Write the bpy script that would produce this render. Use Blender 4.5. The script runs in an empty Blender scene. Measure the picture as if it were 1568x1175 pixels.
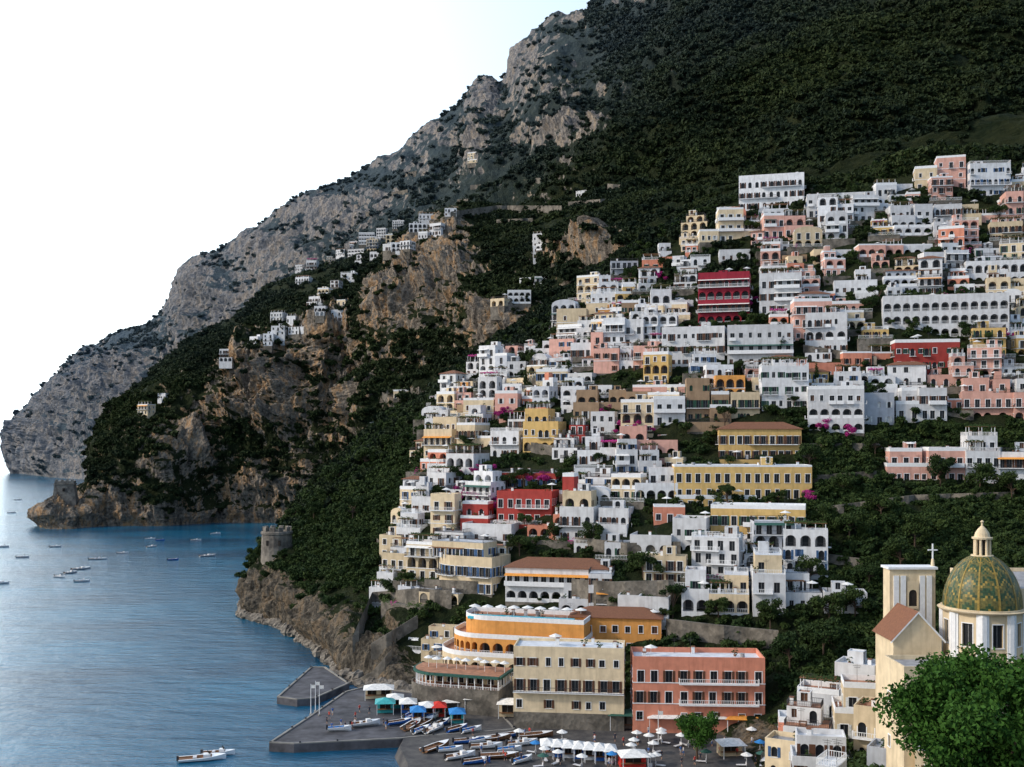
import bpy, math, random, numpy as np
from mathutils import Vector
from mathutils.bvhtree import BVHTree
random.seed(7); rng=np.random.default_rng(7)
F=1681.;UC=784.;VH=668.;CH=60.
scn=bpy.context.scene
def P3(u,v,Y): return ((u-UC)/F*Y, Y, CH+(VH-v)/F*Y)
def PZ(u,v,z):
    Y=(CH-z)*F/(v-VH); return ((u-UC)/F*Y,Y,z)
# ---------------------------------------------------------------- noise
def _h(x,y,z):
    h=(x*np.uint32(374761393)+y*np.uint32(668265263)+z*np.uint32(2246822519)).astype(np.uint32)
    h=(h^(h>>np.uint32(13)))*np.uint32(1274126177)
    h=h^(h>>np.uint32(16))
    return (h&np.uint32(0xffff)).astype(np.float64)/65535.
def vn(P):
    f=np.floor(P); t=P-f; t=t*t*(3-2*t); i=f.astype(np.int64).astype(np.uint32)
    x,y,z=i[...,0],i[...,1],i[...,2]; o=np.uint32(1)
    def L(a,b,k): return a+(b-a)*k
    tx,ty,tz=t[...,0],t[...,1],t[...,2]
    a=L(L(_h(x,y,z),_h(x+o,y,z),tx),L(_h(x,y+o,z),_h(x+o,y+o,z),tx),ty)
    b=L(L(_h(x,y,z+o),_h(x+o,y,z+o),tx),L(_h(x,y+o,z+o),_h(x+o,y+o,z+o),tx),ty)
    return L(a,b,tz)
def fbm(P,o=5,ridge=False):
    s=0;a=1;n=0;P=P+1000.
    for k in range(o):
        v=vn(P)*2-1
        if ridge: v=1-2*np.abs(v)
        s=s+a*v;n+=a;a*=.55;P=P*2.03+17.3
    return s/n
# ---------------------------------------------------------------- materials
MATS={}
def newmat(name):
    m=bpy.data.materials.new(name);m.use_nodes=True
    nt=m.node_tree;b=nt.nodes['Principled BSDF'];MATS[name]=m
    return m,nt,b
def N(nt,t,**k):
    n=nt.nodes.new(t)
    for a,v in k.items():
        if a=='i':
            for q,w in v.items(): n.inputs[q].default_value=w
        else: setattr(n,a,v)
    return n
def ramp(nt,src,stops):
    r=N(nt,'ShaderNodeValToRGB');e=r.color_ramp.elements
    while len(e)<len(stops): e.new(.5)
    for q,(p,c) in zip(e,stops): q.position=p;q.color=(c[0],c[1],c[2],1) if len(c)>=3 else (c[0],)*3+(1,)
    nt.links.new(src,r.inputs[0]);return r.outputs[0]
def mix(nt,f,a,b,mode='MIX'):
    m=N(nt,'ShaderNodeMix',data_type='RGBA',blend_type=mode)
    for s,x in ((0,f),(6,a),(7,b)):
        if hasattr(x,'links'): nt.links.new(x,m.inputs[s])
        else: m.inputs[s].default_value=x if s==0 else (*x[:3],1)
    return m.outputs[2]
def math_(nt,op,a,b=None,clamp=False):
    m=N(nt,'ShaderNodeMath',operation=op,use_clamp=clamp)
    for s,x in ((0,a),(1,b)):
        if x is None: continue
        if hasattr(x,'links'): nt.links.new(x,m.inputs[s])
        else: m.inputs[s].default_value=x
    return m.outputs[0]
def noise(nt,scale,vec=None,detail=4,rough=.55,sc3=None):
    n=N(nt,'ShaderNodeTexNoise',i={'Scale':scale,'Detail':detail,'Roughness':rough})
    if vec is None: vec=N(nt,'ShaderNodeNewGeometry').outputs['Position']
    if sc3:
        mp=N(nt,'ShaderNodeMapping',i={'Scale':sc3});nt.links.new(vec,mp.inputs[0]);vec=mp.outputs[0]
    nt.links.new(vec,n.inputs['Vector']);return n.outputs[0]
def bump(nt,b,h,st=.5,d=.1):
    m=N(nt,'ShaderNodeBump',i={'Strength':st,'Distance':d});nt.links.new(h,m.inputs['Height']);nt.links.new(m.outputs[0],b.inputs['Normal'])
def stucco(name,c,dirt=.45):
    m,nt,b=newmat(name)
    n1=noise(nt,.6);n2=noise(nt,1.2,sc3=(1,1,.12),detail=5)
    k=mix(nt,ramp(nt,n1,[(.3,(0,)),(.75,(1,))]),[x*.8 for x in c],[min(1,x*1.06) for x in c])
    d=[c[0]*.5,c[1]*.47,c[2]*.45]
    k=mix(nt,math_(nt,'MULTIPLY',ramp(nt,n2,[(.48,(0,)),(.74,(1,))]),dirt),k,d)
    oi=N(nt,'ShaderNodeObjectInfo')
    v=math_(nt,'ADD',math_(nt,'MULTIPLY',oi.outputs['Random'],.27),.75)
    cb=N(nt,'ShaderNodeCombineXYZ')
    for q in range(3): nt.links.new(v,cb.inputs[q])
    k=mix(nt,1.,k,cb.outputs[0],'MULTIPLY')
    nt.links.new(k,b.inputs['Base Color']);b.inputs['Roughness'].default_value=.9;b.inputs['Specular IOR Level'].default_value=.2
    bump(nt,b,noise(nt,9),.3,.03);return m
def plain(name,c,r=.6,metal=0,var=.2,sc=2.):
    m,nt,b=newmat(name)
    k=mix(nt,ramp(nt,noise(nt,sc),[(.3,(0,)),(.7,(1,))]),[x*(1-var) for x in c],[min(1,x*(1+var)) for x in c])
    nt.links.new(k,b.inputs['Base Color']);b.inputs['Roughness'].default_value=r;b.inputs['Metallic'].default_value=metal
    b.inputs['Specular IOR Level'].default_value=.3;return m
WALL=dict(w=(.79,.81,.84),g=(.55,.59,.66),c=(.8,.66,.45),y=(.82,.56,.22),o=(.8,.38,.11),p=(.8,.46,.38),s=(.74,.3,.2),r=(.44,.07,.06),m=(.37,.035,.06),b=(.4,.28,.18))
WN=dict(w='white',g='pale_grey',c='cream',y='yellow',o='orange',p='pink',s='salmon',r='red',m='crimson',b='ochre_stone')
for k,c in WALL.items(): stucco('stucco_'+k,c)
def stone(name,a,bb,sc=1.3):
    m,nt,b=newmat(name)
    g=N(nt,'ShaderNodeNewGeometry').outputs['Position']
    vo=N(nt,'ShaderNodeTexVoronoi',i={'Scale':sc});nt.links.new(g,vo.inputs['Vector'])
    k=mix(nt,noise(nt,.8),a,bb);k=mix(nt,.55,k,ramp(nt,vo.outputs['Color'],[(0,(.1,)),(1,(.9,))]),'MULTIPLY')
    k=mix(nt,ramp(nt,noise(nt,.25),[(.45,(0,)),(.65,(1,))]),k,[x*.35 for x in a])
    nt.links.new(k,b.inputs['Base Color']);b.inputs['Roughness'].default_value=.95;bump(nt,b,vo.outputs[0],.6,.15)
stone('stone_wall',(.18,.165,.14),(.28,.25,.21));stone('tower_stone',(.24,.215,.19),(.33,.3,.25),.9)
plain('glass',(.012,.015,.02),.3);plain('dark_room',(.03,.025,.022),.9);plain('loggia_shade_tone',(.26,.25,.25),.9)  # loggia back walls carry recess shade in their colour, greyer than the stucco
plain('shutter_green',(.02,.07,.045));plain('shutter_brown',(.1,.045,.025));plain('shutter_blue',(.04,.1,.22));plain('shutter_white',(.6,.62,.62))
plain('trim_white',(.76,.78,.8),.8,var=.08);plain('frame_grey',(.3,.31,.32),.6);plain('iron',(.04,.04,.045),.5);plain('roof_grey',(.3,.3,.31),.9,var=.3,sc=.7)
plain('roof_white',(.6,.63,.67),.9,var=.18,sc=.7);plain('roof_terrace',(.36,.18,.11),.9,var=.3,sc=.8)
plain('awning_white',(.72,.72,.7),.9);plain('awning_orange',(.7,.3,.06),.9);plain('awning_green',(.03,.1,.08),.8);plain('awning_blue',(.03,.2,.5),.8)
plain('canvas_red',(.6,.04,.03),.8);plain('pool',(.06,.5,.65),.1,var=.1);plain('concrete',(.08,.08,.09),.85,var=.5,sc=.35);plain('concrete_light',(.24,.23,.21),.85,var=.25,sc=.4)
plain('teal_paint',(.04,.35,.36),.5);plain('blue_paint',(.03,.14,.5),.4);plain('boat_white',(.8,.82,.84),.3,var=.05);plain('wood',(.2,.1,.05),.6)
plain('skin',(.5,.3,.2),.6);plain('hair',(.04,.02,.015),.6);plain('cloth_dark',(.03,.035,.06),.9);plain('cloth_light',(.6,.6,.62),.9);plain('cloth_red',(.5,.06,.05),.9);plain('cloth_blue',(.06,.15,.4),.9);plain('bark',(.08,.055,.04),.95,var=.4,sc=5)
m,nt,b=newmat('roof_tile')
g=N(nt,'ShaderNodeTexCoord').outputs['Object']
wv=N(nt,'ShaderNodeTexWave',i={'Scale':3.,'Distortion':.4});nt.links.new(g,wv.inputs['Vector'])
k=mix(nt,noise(nt,2.5),(.16,.06,.035),(.36,.16,.08));k=mix(nt,.4,k,ramp(nt,wv.outputs[0],[(0,(.2,)),(1,(1,))]),'MULTIPLY')
nt.links.new(k,b.inputs['Base Color']);b.inputs['Roughness'].default_value=.9;bump(nt,b,wv.outputs[0],.6,.1)
plain('majolica_green',(.03,.065,.03),.4,var=.5,sc=3);plain('majolica_olive',(.12,.11,.035),.4,var=.4,sc=3);plain('majolica_yellow',(.3,.21,.05),.45,var=.3,sc=3)
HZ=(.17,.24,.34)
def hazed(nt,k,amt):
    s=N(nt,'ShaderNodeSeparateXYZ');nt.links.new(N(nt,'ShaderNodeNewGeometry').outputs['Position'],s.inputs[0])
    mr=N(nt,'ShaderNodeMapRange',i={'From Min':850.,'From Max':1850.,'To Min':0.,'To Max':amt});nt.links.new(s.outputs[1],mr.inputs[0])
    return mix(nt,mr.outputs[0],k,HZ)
def leafmat(name,a,bb,haze=.3,big=0):
    m,nt,b=newmat(name)
    oi=N(nt,'ShaderNodeObjectInfo').outputs['Random']
    f=math_(nt,'ADD',math_(nt,'MULTIPLY',oi,.5),math_(nt,'MULTIPLY',noise(nt,.35),.4),True)
    if big: f=math_(nt,'ADD',math_(nt,'MULTIPLY',f,.45),math_(nt,'SUBTRACT',math_(nt,'MULTIPLY',noise(nt,.012,detail=6,rough=.65),2.6),1.1),True)
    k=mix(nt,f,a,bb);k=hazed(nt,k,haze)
    nt.links.new(k,b.inputs['Base Color']);b.inputs['Roughness'].default_value=.8;b.inputs['Specular IOR Level'].default_value=.15;return m
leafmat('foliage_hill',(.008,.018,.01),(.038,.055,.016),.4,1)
leafmat('foliage_town',(.011,.028,.009),(.05,.078,.02),0)
leafmat('foliage_near',(.01,.038,.006),(.045,.115,.016),0)
leafmat('bougainvillea',(.3,.02,.14),(.5,.05,.28),0)
def terrmat(name,ga,gb,ra,rb,rc,haze,cs=1.,th=.5):
    m,nt,b=newmat(name)
    at=N(nt,'ShaderNodeAttribute',attribute_name='rock').outputs['Fac']
    n1=noise(nt,.05*cs,detail=9,rough=.72)
    f=math_(nt,'ADD',at,math_(nt,'MULTIPLY',math_(nt,'SUBTRACT',n1,.5),2.2))
    mask=ramp(nt,f,[(th-.03,(0,)),(th+.07,(1,))])
    streak=noise(nt,.1*cs,sc3=(1,1,.3),detail=9,rough=.75)
    r=ramp(nt,streak,[(.32,[x*.2 for x in ra]),(.42,ra),(.5,rb),(.58,rc),(.7,[x*1.25 for x in rb])])
    r=mix(nt,.8,r,ramp(nt,noise(nt,.35*cs,detail=8,rough=.7),[(.36,(.12,)),(.6,(1,))]),'MULTIPLY')
    gr=mix(nt,ramp(nt,noise(nt,.04*cs,detail=8,rough=.7),[(.35,(0,)),(.7,(1,))]),ga,gb)
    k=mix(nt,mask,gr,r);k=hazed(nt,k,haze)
    nt.links.new(k,b.inputs['Base Color']);b.inputs['Roughness'].default_value=.95;b.inputs['Specular IOR Level'].default_value=.1
    bump(nt,b,noise(nt,.25*cs,detail=10,rough=.75),1.,4./cs)
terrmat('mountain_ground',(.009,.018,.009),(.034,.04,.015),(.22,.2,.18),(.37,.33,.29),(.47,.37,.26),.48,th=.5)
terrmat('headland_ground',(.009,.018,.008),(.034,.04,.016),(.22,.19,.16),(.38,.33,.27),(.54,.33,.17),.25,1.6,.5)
terrmat('town_ground',(.01,.019,.008),(.03,.036,.014),(.1,.09,.075),(.2,.175,.14),(.27,.2,.13),0,3.)
# ---------------------------------------------------------------- terrain lofts
def loft(name,cols,nt_seg,mat,blobs,amps,us,smooth=8,rock_bias=0.,fh=30.,sl0=.62,dark=None):
    ks=sorted(cols);Yc=[];Zc=[]
    for u in ks:
        y=[];z=[]
        for e in cols[u]:
            y.append(e[1]);z.append(e[0] if len(e)==3 else CH+(VH-e[0])/F*e[1])
        Yc.append(y);Zc.append(z)
    Yc=np.array(Yc,float);Zc=np.array(Zc,float);R=Yc.shape[1]
    Yu=np.stack([np.interp(us,ks,Yc[:,r]) for r in range(R)],1);Zu=np.stack([np.interp(us,ks,Zc[:,r]) for r in range(R)],1)
    t=np.concatenate([np.linspace(r,r+1,nt_seg[r],endpoint=False) for r in range(R-1)]+[[R-1.]])
    i=np.minimum(t.astype(int),R-2);f=t-i
    Y=Yu[:,i]*(1-f)+Yu[:,i+1]*f;Z=Zu[:,i]*(1-f)+Zu[:,i+1]*f
    for _ in range(smooth):
        for A in (Y,Z):
            A[:,1:-1]=(A[:,:-2]+2*A[:,1:-1]+A[:,2:])/4
        for A in (Y,Z):
            A[8:-1]=(A[7:-2]+2*A[8:-1]+A[9:])/4
    X=(us[:,None]-UC)/F*Y
    P=np.stack([X,Y,Z],-1)
    def nrm(P):
        du=np.gradient(P,axis=0);dt=np.gradient(P,axis=1);n=np.cross(du,dt);n/=np.linalg.norm(n,axis=-1,keepdims=True)+1e-9
        n[n[...,2]<0]*=-1;return n,np.linalg.norm(np.cross(du,dt),axis=-1)
    n,_=nrm(P)
    V=VH-(Z-CH)/Y*F;U=us[:,None]+0*V
    bl=np.zeros_like(V)
    for (bu,bv,ru,rv,s) in blobs:
        bl=np.maximum(bl,s*np.exp(-(((U-bu)/ru)**2+((V-bv)/rv)**2)))
    k=(.75+1.3*bl)
    d=0
    for (a,w,rd) in amps:
        big=np.clip((Z+3)/fh,0.05,1) if w>amps[-1][1]*2.5 else np.clip((Z+2)/5,.05,1)
        d=d+a*fbm(P/w,5,rd)*(k if w<100 else 1)*big
    fa,fw=amps[-1][0],amps[-1][1]
    vs=(fbm(P*np.array([1,1,.22])/(fw*1.6),5,True)*fa*2.6+fbm(P*np.array([.3,.3,1.])/(fw*1.2),4,True)*fa*1.6)*bl*np.clip((Z+2)/8,.1,1)
    ridge=np.clip((t-(R-3))/1.,0,1);ridge=1-.55*np.clip(ridge,0,1)
    P2=P+n*((d+vs)*ridge[None,:])[...,None]
    n2,area=nrm(P2)
    sl=np.clip((sl0-n2[...,2])/.35,0,1)
    if dark is not None: sl=sl*(1-dark(U,V));rb_=rock_bias-.22*dark(U,V)
    else: rb_=rock_bias
    rock=np.clip(.45*sl+.75*bl+rb_+.24*fbm(P/60,4)+np.clip((9-P2[...,2])/12,0,.5),0,1)
    a,b_=P.shape[:2];idx=np.arange(a*b_).reshape(a,b_)
    q=np.stack([idx[:-1,:-1],idx[1:,:-1],idx[1:,1:],idx[:-1,1:]],-1).reshape(-1,4)
    me=bpy.data.meshes.new(name);me.from_pydata(P2.reshape(-1,3).tolist(),[],q.tolist())
    me.attributes.new('rock','FLOAT','POINT').data.foreach_set('value',(rock if dark is None else rock-.18*dark(U,V)).reshape(-1).astype(np.float32))
    me.materials.append(MATS[mat]);ob=bpy.data.objects.new(name,me);scn.collection.objects.link(ob)
    bvh=BVHTree.FromPolygons(P2.reshape(-1,3).tolist(),q.tolist())
    return dict(P=P2,n=n2,area=area,rock=rock,bvh=bvh,U=U,V=VH-(P2[...,2]-CH)/P2[...,1]*F)
z='z'
A={20:[(-8,1745,z),(-6,1760,z),(-6,1770,z),(-6,1785,z),(-6,1800,z),(-6,2000,z)],
 28:[(-8,1755,z),(1,1762,z),(690,1770),(660,1785),(640,1800),(0,2000,z)],
 45:[(-8,1700,z),(1,1715,z),(690,1730),(655,1760),(620,1790),(20,2000,z)],
 80:[(-8,1590,z),(1,1600,z),(690,1620),(640,1690),(590,1770),(40,2000,z)],
 130:[(-8,1500,z),(1,1520,z),(680,1550),(610,1640),(545,1730),(80,2000,z)],
 190:[(-8,1430,z),(1,1450,z),(660,1500),(580,1600),(510,1700),(100,2000,z)],
 250:[(-8,1300,z),(1,1330,z),(640,1400),(560,1520),(490,1650),(120,1950,z)],
 275:[(-8,1270,z),(1,1300,z),(625,1370),(540,1500),(455,1630),(150,1900,z)],
 295:[(-8,1250,z),(1,1270,z),(610,1340),(510,1480),(402,1610),(180,1900,z)],
 345:[(-8,1200,z),(5,1220,z),(590,1290),(490,1430),(384,1570),(200,1900,z)],
 450:[(-8,1000,z),(660,1020),(540,1150),(430,1320),(314,1500),(250,1800,z)],
 600:[(-8,850,z),(600,900),(480,1000),(360,1220),(238,1450),(300,1750,z)],
 680:[(-8,800,z),(560,850),(430,950),(300,1180),(178,1420),(350,1750,z)],
 715:[(-8,780,z),(550,820),(410,920),(280,1150),(140,1410),(350,1750,z)],
 745:[(-8,760,z),(540,800),(400,900),(265,1140),(120,1400),(350,1700,z)],
 770:[(-8,740,z),(530,780),(390,880),(255,1130),(128,1395),(350,1700,z)],
 795:[(-8,720,z),(520,770),(380,860),(240,1110),(84,1390),(400,1700,z)],
 850:[(-8,650,z),(510,700),(360,800),(210,1080),(32,1370),(400,1700,z)],
 905:[(-8,600,z),(500,650),(345,770),(190,1050),(18,1360),(450,1700,z)],
 935:[(-8,560,z),(500,600),(340,750),(170,1040),(-12,1350),(500,1700,z)],
 1100:[(-8,520,z),(450,560),(330,650),(110,950),(-120,1300),(500,1700,z)],
 1300:[(-8,500,z),(400,560),(290,620),(50,900),(-200,1300),(500,1700,z)],
 1650:[(-8,480,z),(350,520),(220,580),(0,850),(-230,1300),(500,1700,z)],
 2300:[(-8,470,z),(350,500),(230,560),(0,850),(-250,1300),(500,1700,z)]}
blA=[(810,95,42,45,.75),(870,205,55,24,1.),(925,198,28,20,.9),(745,150,26,38,.9),(985,5,70,26,1.),(1040,130,16,18,1.),(660,205,60,20,.7),(480,325,100,32,.8),(400,375,75,32,.85),(300,450,50,75,.95),(180,600,120,70,.8),(60,680,60,60,1.),(340,480,80,70,.65),(1500,190,22,16,1.),(1450,5,130,20,.7),(730,205,20,40,.9),(600,245,55,16,.6),(870,260,26,10,.6),(940,135,55,12,.5),(560,300,45,18,.6),(200,570,60,30,.8),(100,630,50,30,.9),(870,140,25,30,.6),(880,40,50,20,.6),(560,370,60,20,.4),(420,430,60,30,.45)]
usA=np.concatenate([np.linspace(20,60,24),np.linspace(61.5,1640,900),np.linspace(1660,2300,40)])
dk=lambda U,V:np.clip((U-880)/160,0,1)
TA=loft('mountain',A,[8,40,60,75,65,14],'mountain_ground',blA,[(30,330,False),(20,120,True),(10,38,True),(5,14,False)],usA,8,.0,60,dark=dk)
B={60:[(-6,728,z),(-5,732,z),(-5,735,z),(-5,745,z),(-5,755,z),(-5,790,z)],
 68:[(-6,716,z),(0,720,z),(4,723,z),(5,732,z),(4,742,z),(-5,770,z)],
 80:[(-6,706,z),(0,710,z),(5,713,z),(7,724,z),(6,742,z),(-5,775,z)],
 110:[(-6,706,z),(0,710,z),(5,714,z),(8,728,z),(6,744,z),(-5,780,z)],
 135:[(-6,715,z),(0,722,z),(8,728,z),(11,750,z),(9,775,z),(-5,850,z)],
 160:[(-6,728,z),(0,734,z),(750,746),(710,785),(675,850),(0,1000,z)],
 200:[(-6,730,z),(0,736,z),(720,752),(650,805),(615,920),(10,1100,z)],
 250:[(-6,728,z),(0,734,z),(705,752),(620,815),(570,970),(30,1150,z)],
 330:[(-6,756,z),(0,762,z),(700,785),(570,840),(510,1010),(60,1200,z)],
 390:[(-6,756,z),(0,762,z),(690,780),(545,810),(480,1000),(100,1200,z)],
 420:[(-6,756,z),(0,762,z),(680,775),(530,805),(450,1000),(120,1200,z)],
 500:[(-6,740,z),(0,746,z),(680,755),(515,775),(410,980),(150,1200,z)],
 560:[(-6,720,z),(0,730,z),(670,740),(510,780),(400,960),(150,1200,z)],
 600:[(-6,680,z),(0,700,z),(640,700),(480,750),(375,920),(180,1150,z)],
 690:[(-6,600,z),(720,640),(560,660),(440,720),(335,850),(200,1100,z)],
 740:[(-6,560,z),(700,600),(550,610),(430,700),(330,850),(200,1100,z)],
 820:[(-6,500,z),(650,550),(510,565),(430,650),(325,820),(200,1000,z)],
 930:[(-6,480,z),(600,500),(450,530),(385,600),(320,760),(180,950,z)],
 1100:[(-6,450,z),(500,460),(370,490),(330,540),(300,680),(160,900,z)],
 1300:[(-6,440,z),(400,480),(300,500),(275,540),(255,650),(150,850,z)],
 1650:[(-6,430,z),(350,470),(240,490),(215,520),(195,620),(150,800,z)],
 2300:[(-6,430,z),(350,470),(240,490),(215,520),(195,620),(150,800,z)]}
blB=[(440,590,80,55,.95),(520,545,60,50,1.1),(420,645,75,26,.95),(670,420,66,58,1.05),(620,470,33,42,1.),(700,365,40,32,.85),(790,515,58,36,1.15),(300,690,48,34,.95),(430,750,95,26,.75),(90,795,70,40,1.2),(200,795,80,22,1.1),(915,395,50,22,1.),(350,795,90,16,1.1),(550,620,50,40,.9),(170,765,50,18,.8)]
usB=np.concatenate([np.linspace(58,140,60),np.linspace(142,1100,640),np.linspace(1110,2300,80)])
TB=loft('rocky_headland',B,[8,55,95,60,60,14],'headland_ground',blB,[(12,150,True),(11,55,True),(7,20,True),(3.2,7,False)],usB,6,.0,50,dark=lambda U,V:np.clip((U-960)/120,0,1))
C={378:[(-6,362,z),(-5,363,z),(-5,365,z),(-5,370,z),(-5,378,z),(-5,385,z),(-5,395,z),(-5,420,z)],
 388:[(-6,361,z),(0,363,z),(7,366,z),(13,370,z),(15,375,z),(14,382,z),(12,392,z),(-5,430,z)],
 440:[(-6,341,z),(0,344,z),(915,350),(872,360),(850,372),(825,395),(815,420),(0,480,z)],
 490:[(-6,314,z),(0,317,z),(930,328),(870,350),(815,385),(765,425),(735,460),(0,560,z)],
 540:[(-6,268,z),(0,271,z),(980,288),(900,315),(820,350),(730,420),(690,480),(10,600,z)],
 600:[(-6,200,z),(0,258,z),(1010,272),(900,300),(800,340),(690,420),(630,490),(20,600,z)],
 650:[(-4,150,z),(0,248,z),(1030,262),(880,292),(760,335),(660,385),(615,450),(30,600,z)],
 740:[(-3,150,z),(0,234,z),(1045,254),(875,286),(750,325),(620,390),(535,470),(60,620,z)],
 850:[(-3,150,z),(0,226,z),(1045,250),(875,279),(740,320),(580,380),(465,455),(80,620,z)],
 980:[(-3,150,z),(0,220,z),(1040,238),(880,268),(700,318),(520,385),(370,460),(100,620,z)],
 1100:[(-3,150,z),(0,214,z),(1020,236),(880,264),(680,318),(480,385),(305,455),(120,620,z)],
 1200:[(0,140,z),(2,205,z),(1000,234),(880,262),(680,314),(460,380),(285,450),(120,620,z)],
 1300:[(12,100,z),(5,190,z),(1000,228),(880,260),(690,310),(450,378),(270,445),(120,620,z)],
 1400:[(26,80,z),(8,165,z),(985,222),(870,258),(700,305),(440,375),(228,445),(120,620,z)],
 1650:[(28,80,z),(12,165,z),(955,225),(855,255),(700,300),(430,372),(225,440),(120,620,z)],
 2300:[(28,80,z),(14,165,z),(945,225),(850,255),(700,300),(430,372),(225,440),(120,620,z)]}
blC=[(420,915,75,50,1.15),(500,970,75,50,1.15),(570,1020,65,34,1.15),(620,960,25,25,.6),(1290,840,40,40,.2)]
usC=np.concatenate([np.linspace(378,660,260),np.linspace(662,1650,420),np.linspace(1660,2300,40)])
TC=loft('town_hillside',C,[34,50,40,50,50,60,14],'town_ground',blC,[(3.5,60,True),(2.,18,True),(1.2,5,False)],usC,4,0,8)
def ray(u,v,T=None):
    o=Vector((0,0,CH));d=Vector(((u-UC)/F,1,(VH-v)/F)).normalized()
    best=None
    for t in ([T] if T else [TC,TB,TA]):
        h=t['bvh'].ray_cast(o,d)
        if h[0] is not None and (best is None or h[3]<best[3]): best=h
    return best
def ground(x,y,T=TC):
    h=T['bvh'].ray_cast(Vector((x,y,900)),Vector((0,0,-1)));return h[0].z if h[0] else 0.
# ---------------------------------------------------------------- mesh builder
class MB:
    def __init__(s): s.v=[];s.f=[];s.m=[];s.names=[]
    def mi(s,n):
        if n not in s.names: s.names.append(n)
        return s.names.index(n)
    def poly(s,pts,m):
        b=len(s.v);s.v.extend(pts);s.f.append(tuple(range(b,b+len(pts))));s.m.append(s.mi(m))
    def box(s,x0,x1,y0,y1,z0,z1,m): s.fbox(((x0,y1),(1,0)),0,x1-x0,0,y1-y0,z0,z1,m)
    def fbox(s,fc,a0,a1,o0,o1,z0,z1,m):
        (Ox,Oy),(Dx,Dy)=fc;Nx,Ny=Dy,-Dx
        p=lambda a,o,z_:(Ox+Dx*a+Nx*o,Oy+Dy*a+Ny*o,z_)
        b=len(s.v);s.v.extend([p(a0,o0,z0),p(a1,o0,z0),p(a1,o1,z0),p(a0,o1,z0),p(a0,o0,z1),p(a1,o0,z1),p(a1,o1,z1),p(a0,o1,z1)])
        for f in ((0,3,2,1),(4,5,6,7),(0,1,5,4),(1,2,6,5),(2,3,7,6),(3,0,4,7)): s.f.append(tuple(b+i for i in f));s.m.append(s.mi(m))
    def cyl(s,x,y,z0,z1,r0,r1,m,n=10):
        for i in range(n):
            a=2*math.pi*i/n;c=2*math.pi*(i+1)/n
            s.poly([(x+r0*math.cos(a),y+r0*math.sin(a),z0),(x+r0*math.cos(c),y+r0*math.sin(c),z0),(x+r1*math.cos(c),y+r1*math.sin(c),z1),(x+r1*math.cos(a),y+r1*math.sin(a),z1)],m)
        s.poly([(x+r1*math.cos(2*math.pi*i/n),y+r1*math.sin(2*math.pi*i/n),z1) for i in range(n)],m)
    def obj(s,name,loc=(0,0,0),yaw=0,smooth=False):
        me=bpy.data.meshes.new(name);me.from_pydata(s.v,[],s.f)
        for n in s.names: me.materials.append(MATS[n])
        me.polygons.foreach_set('material_index',s.m)
        if smooth: me.polygons.foreach_set('use_smooth',[True]*len(s.f))
        o=bpy.data.objects.new(name,me);scn.collection.objects.link(o);o.location=loc;o.rotation_euler=(0,0,yaw);return o
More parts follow.
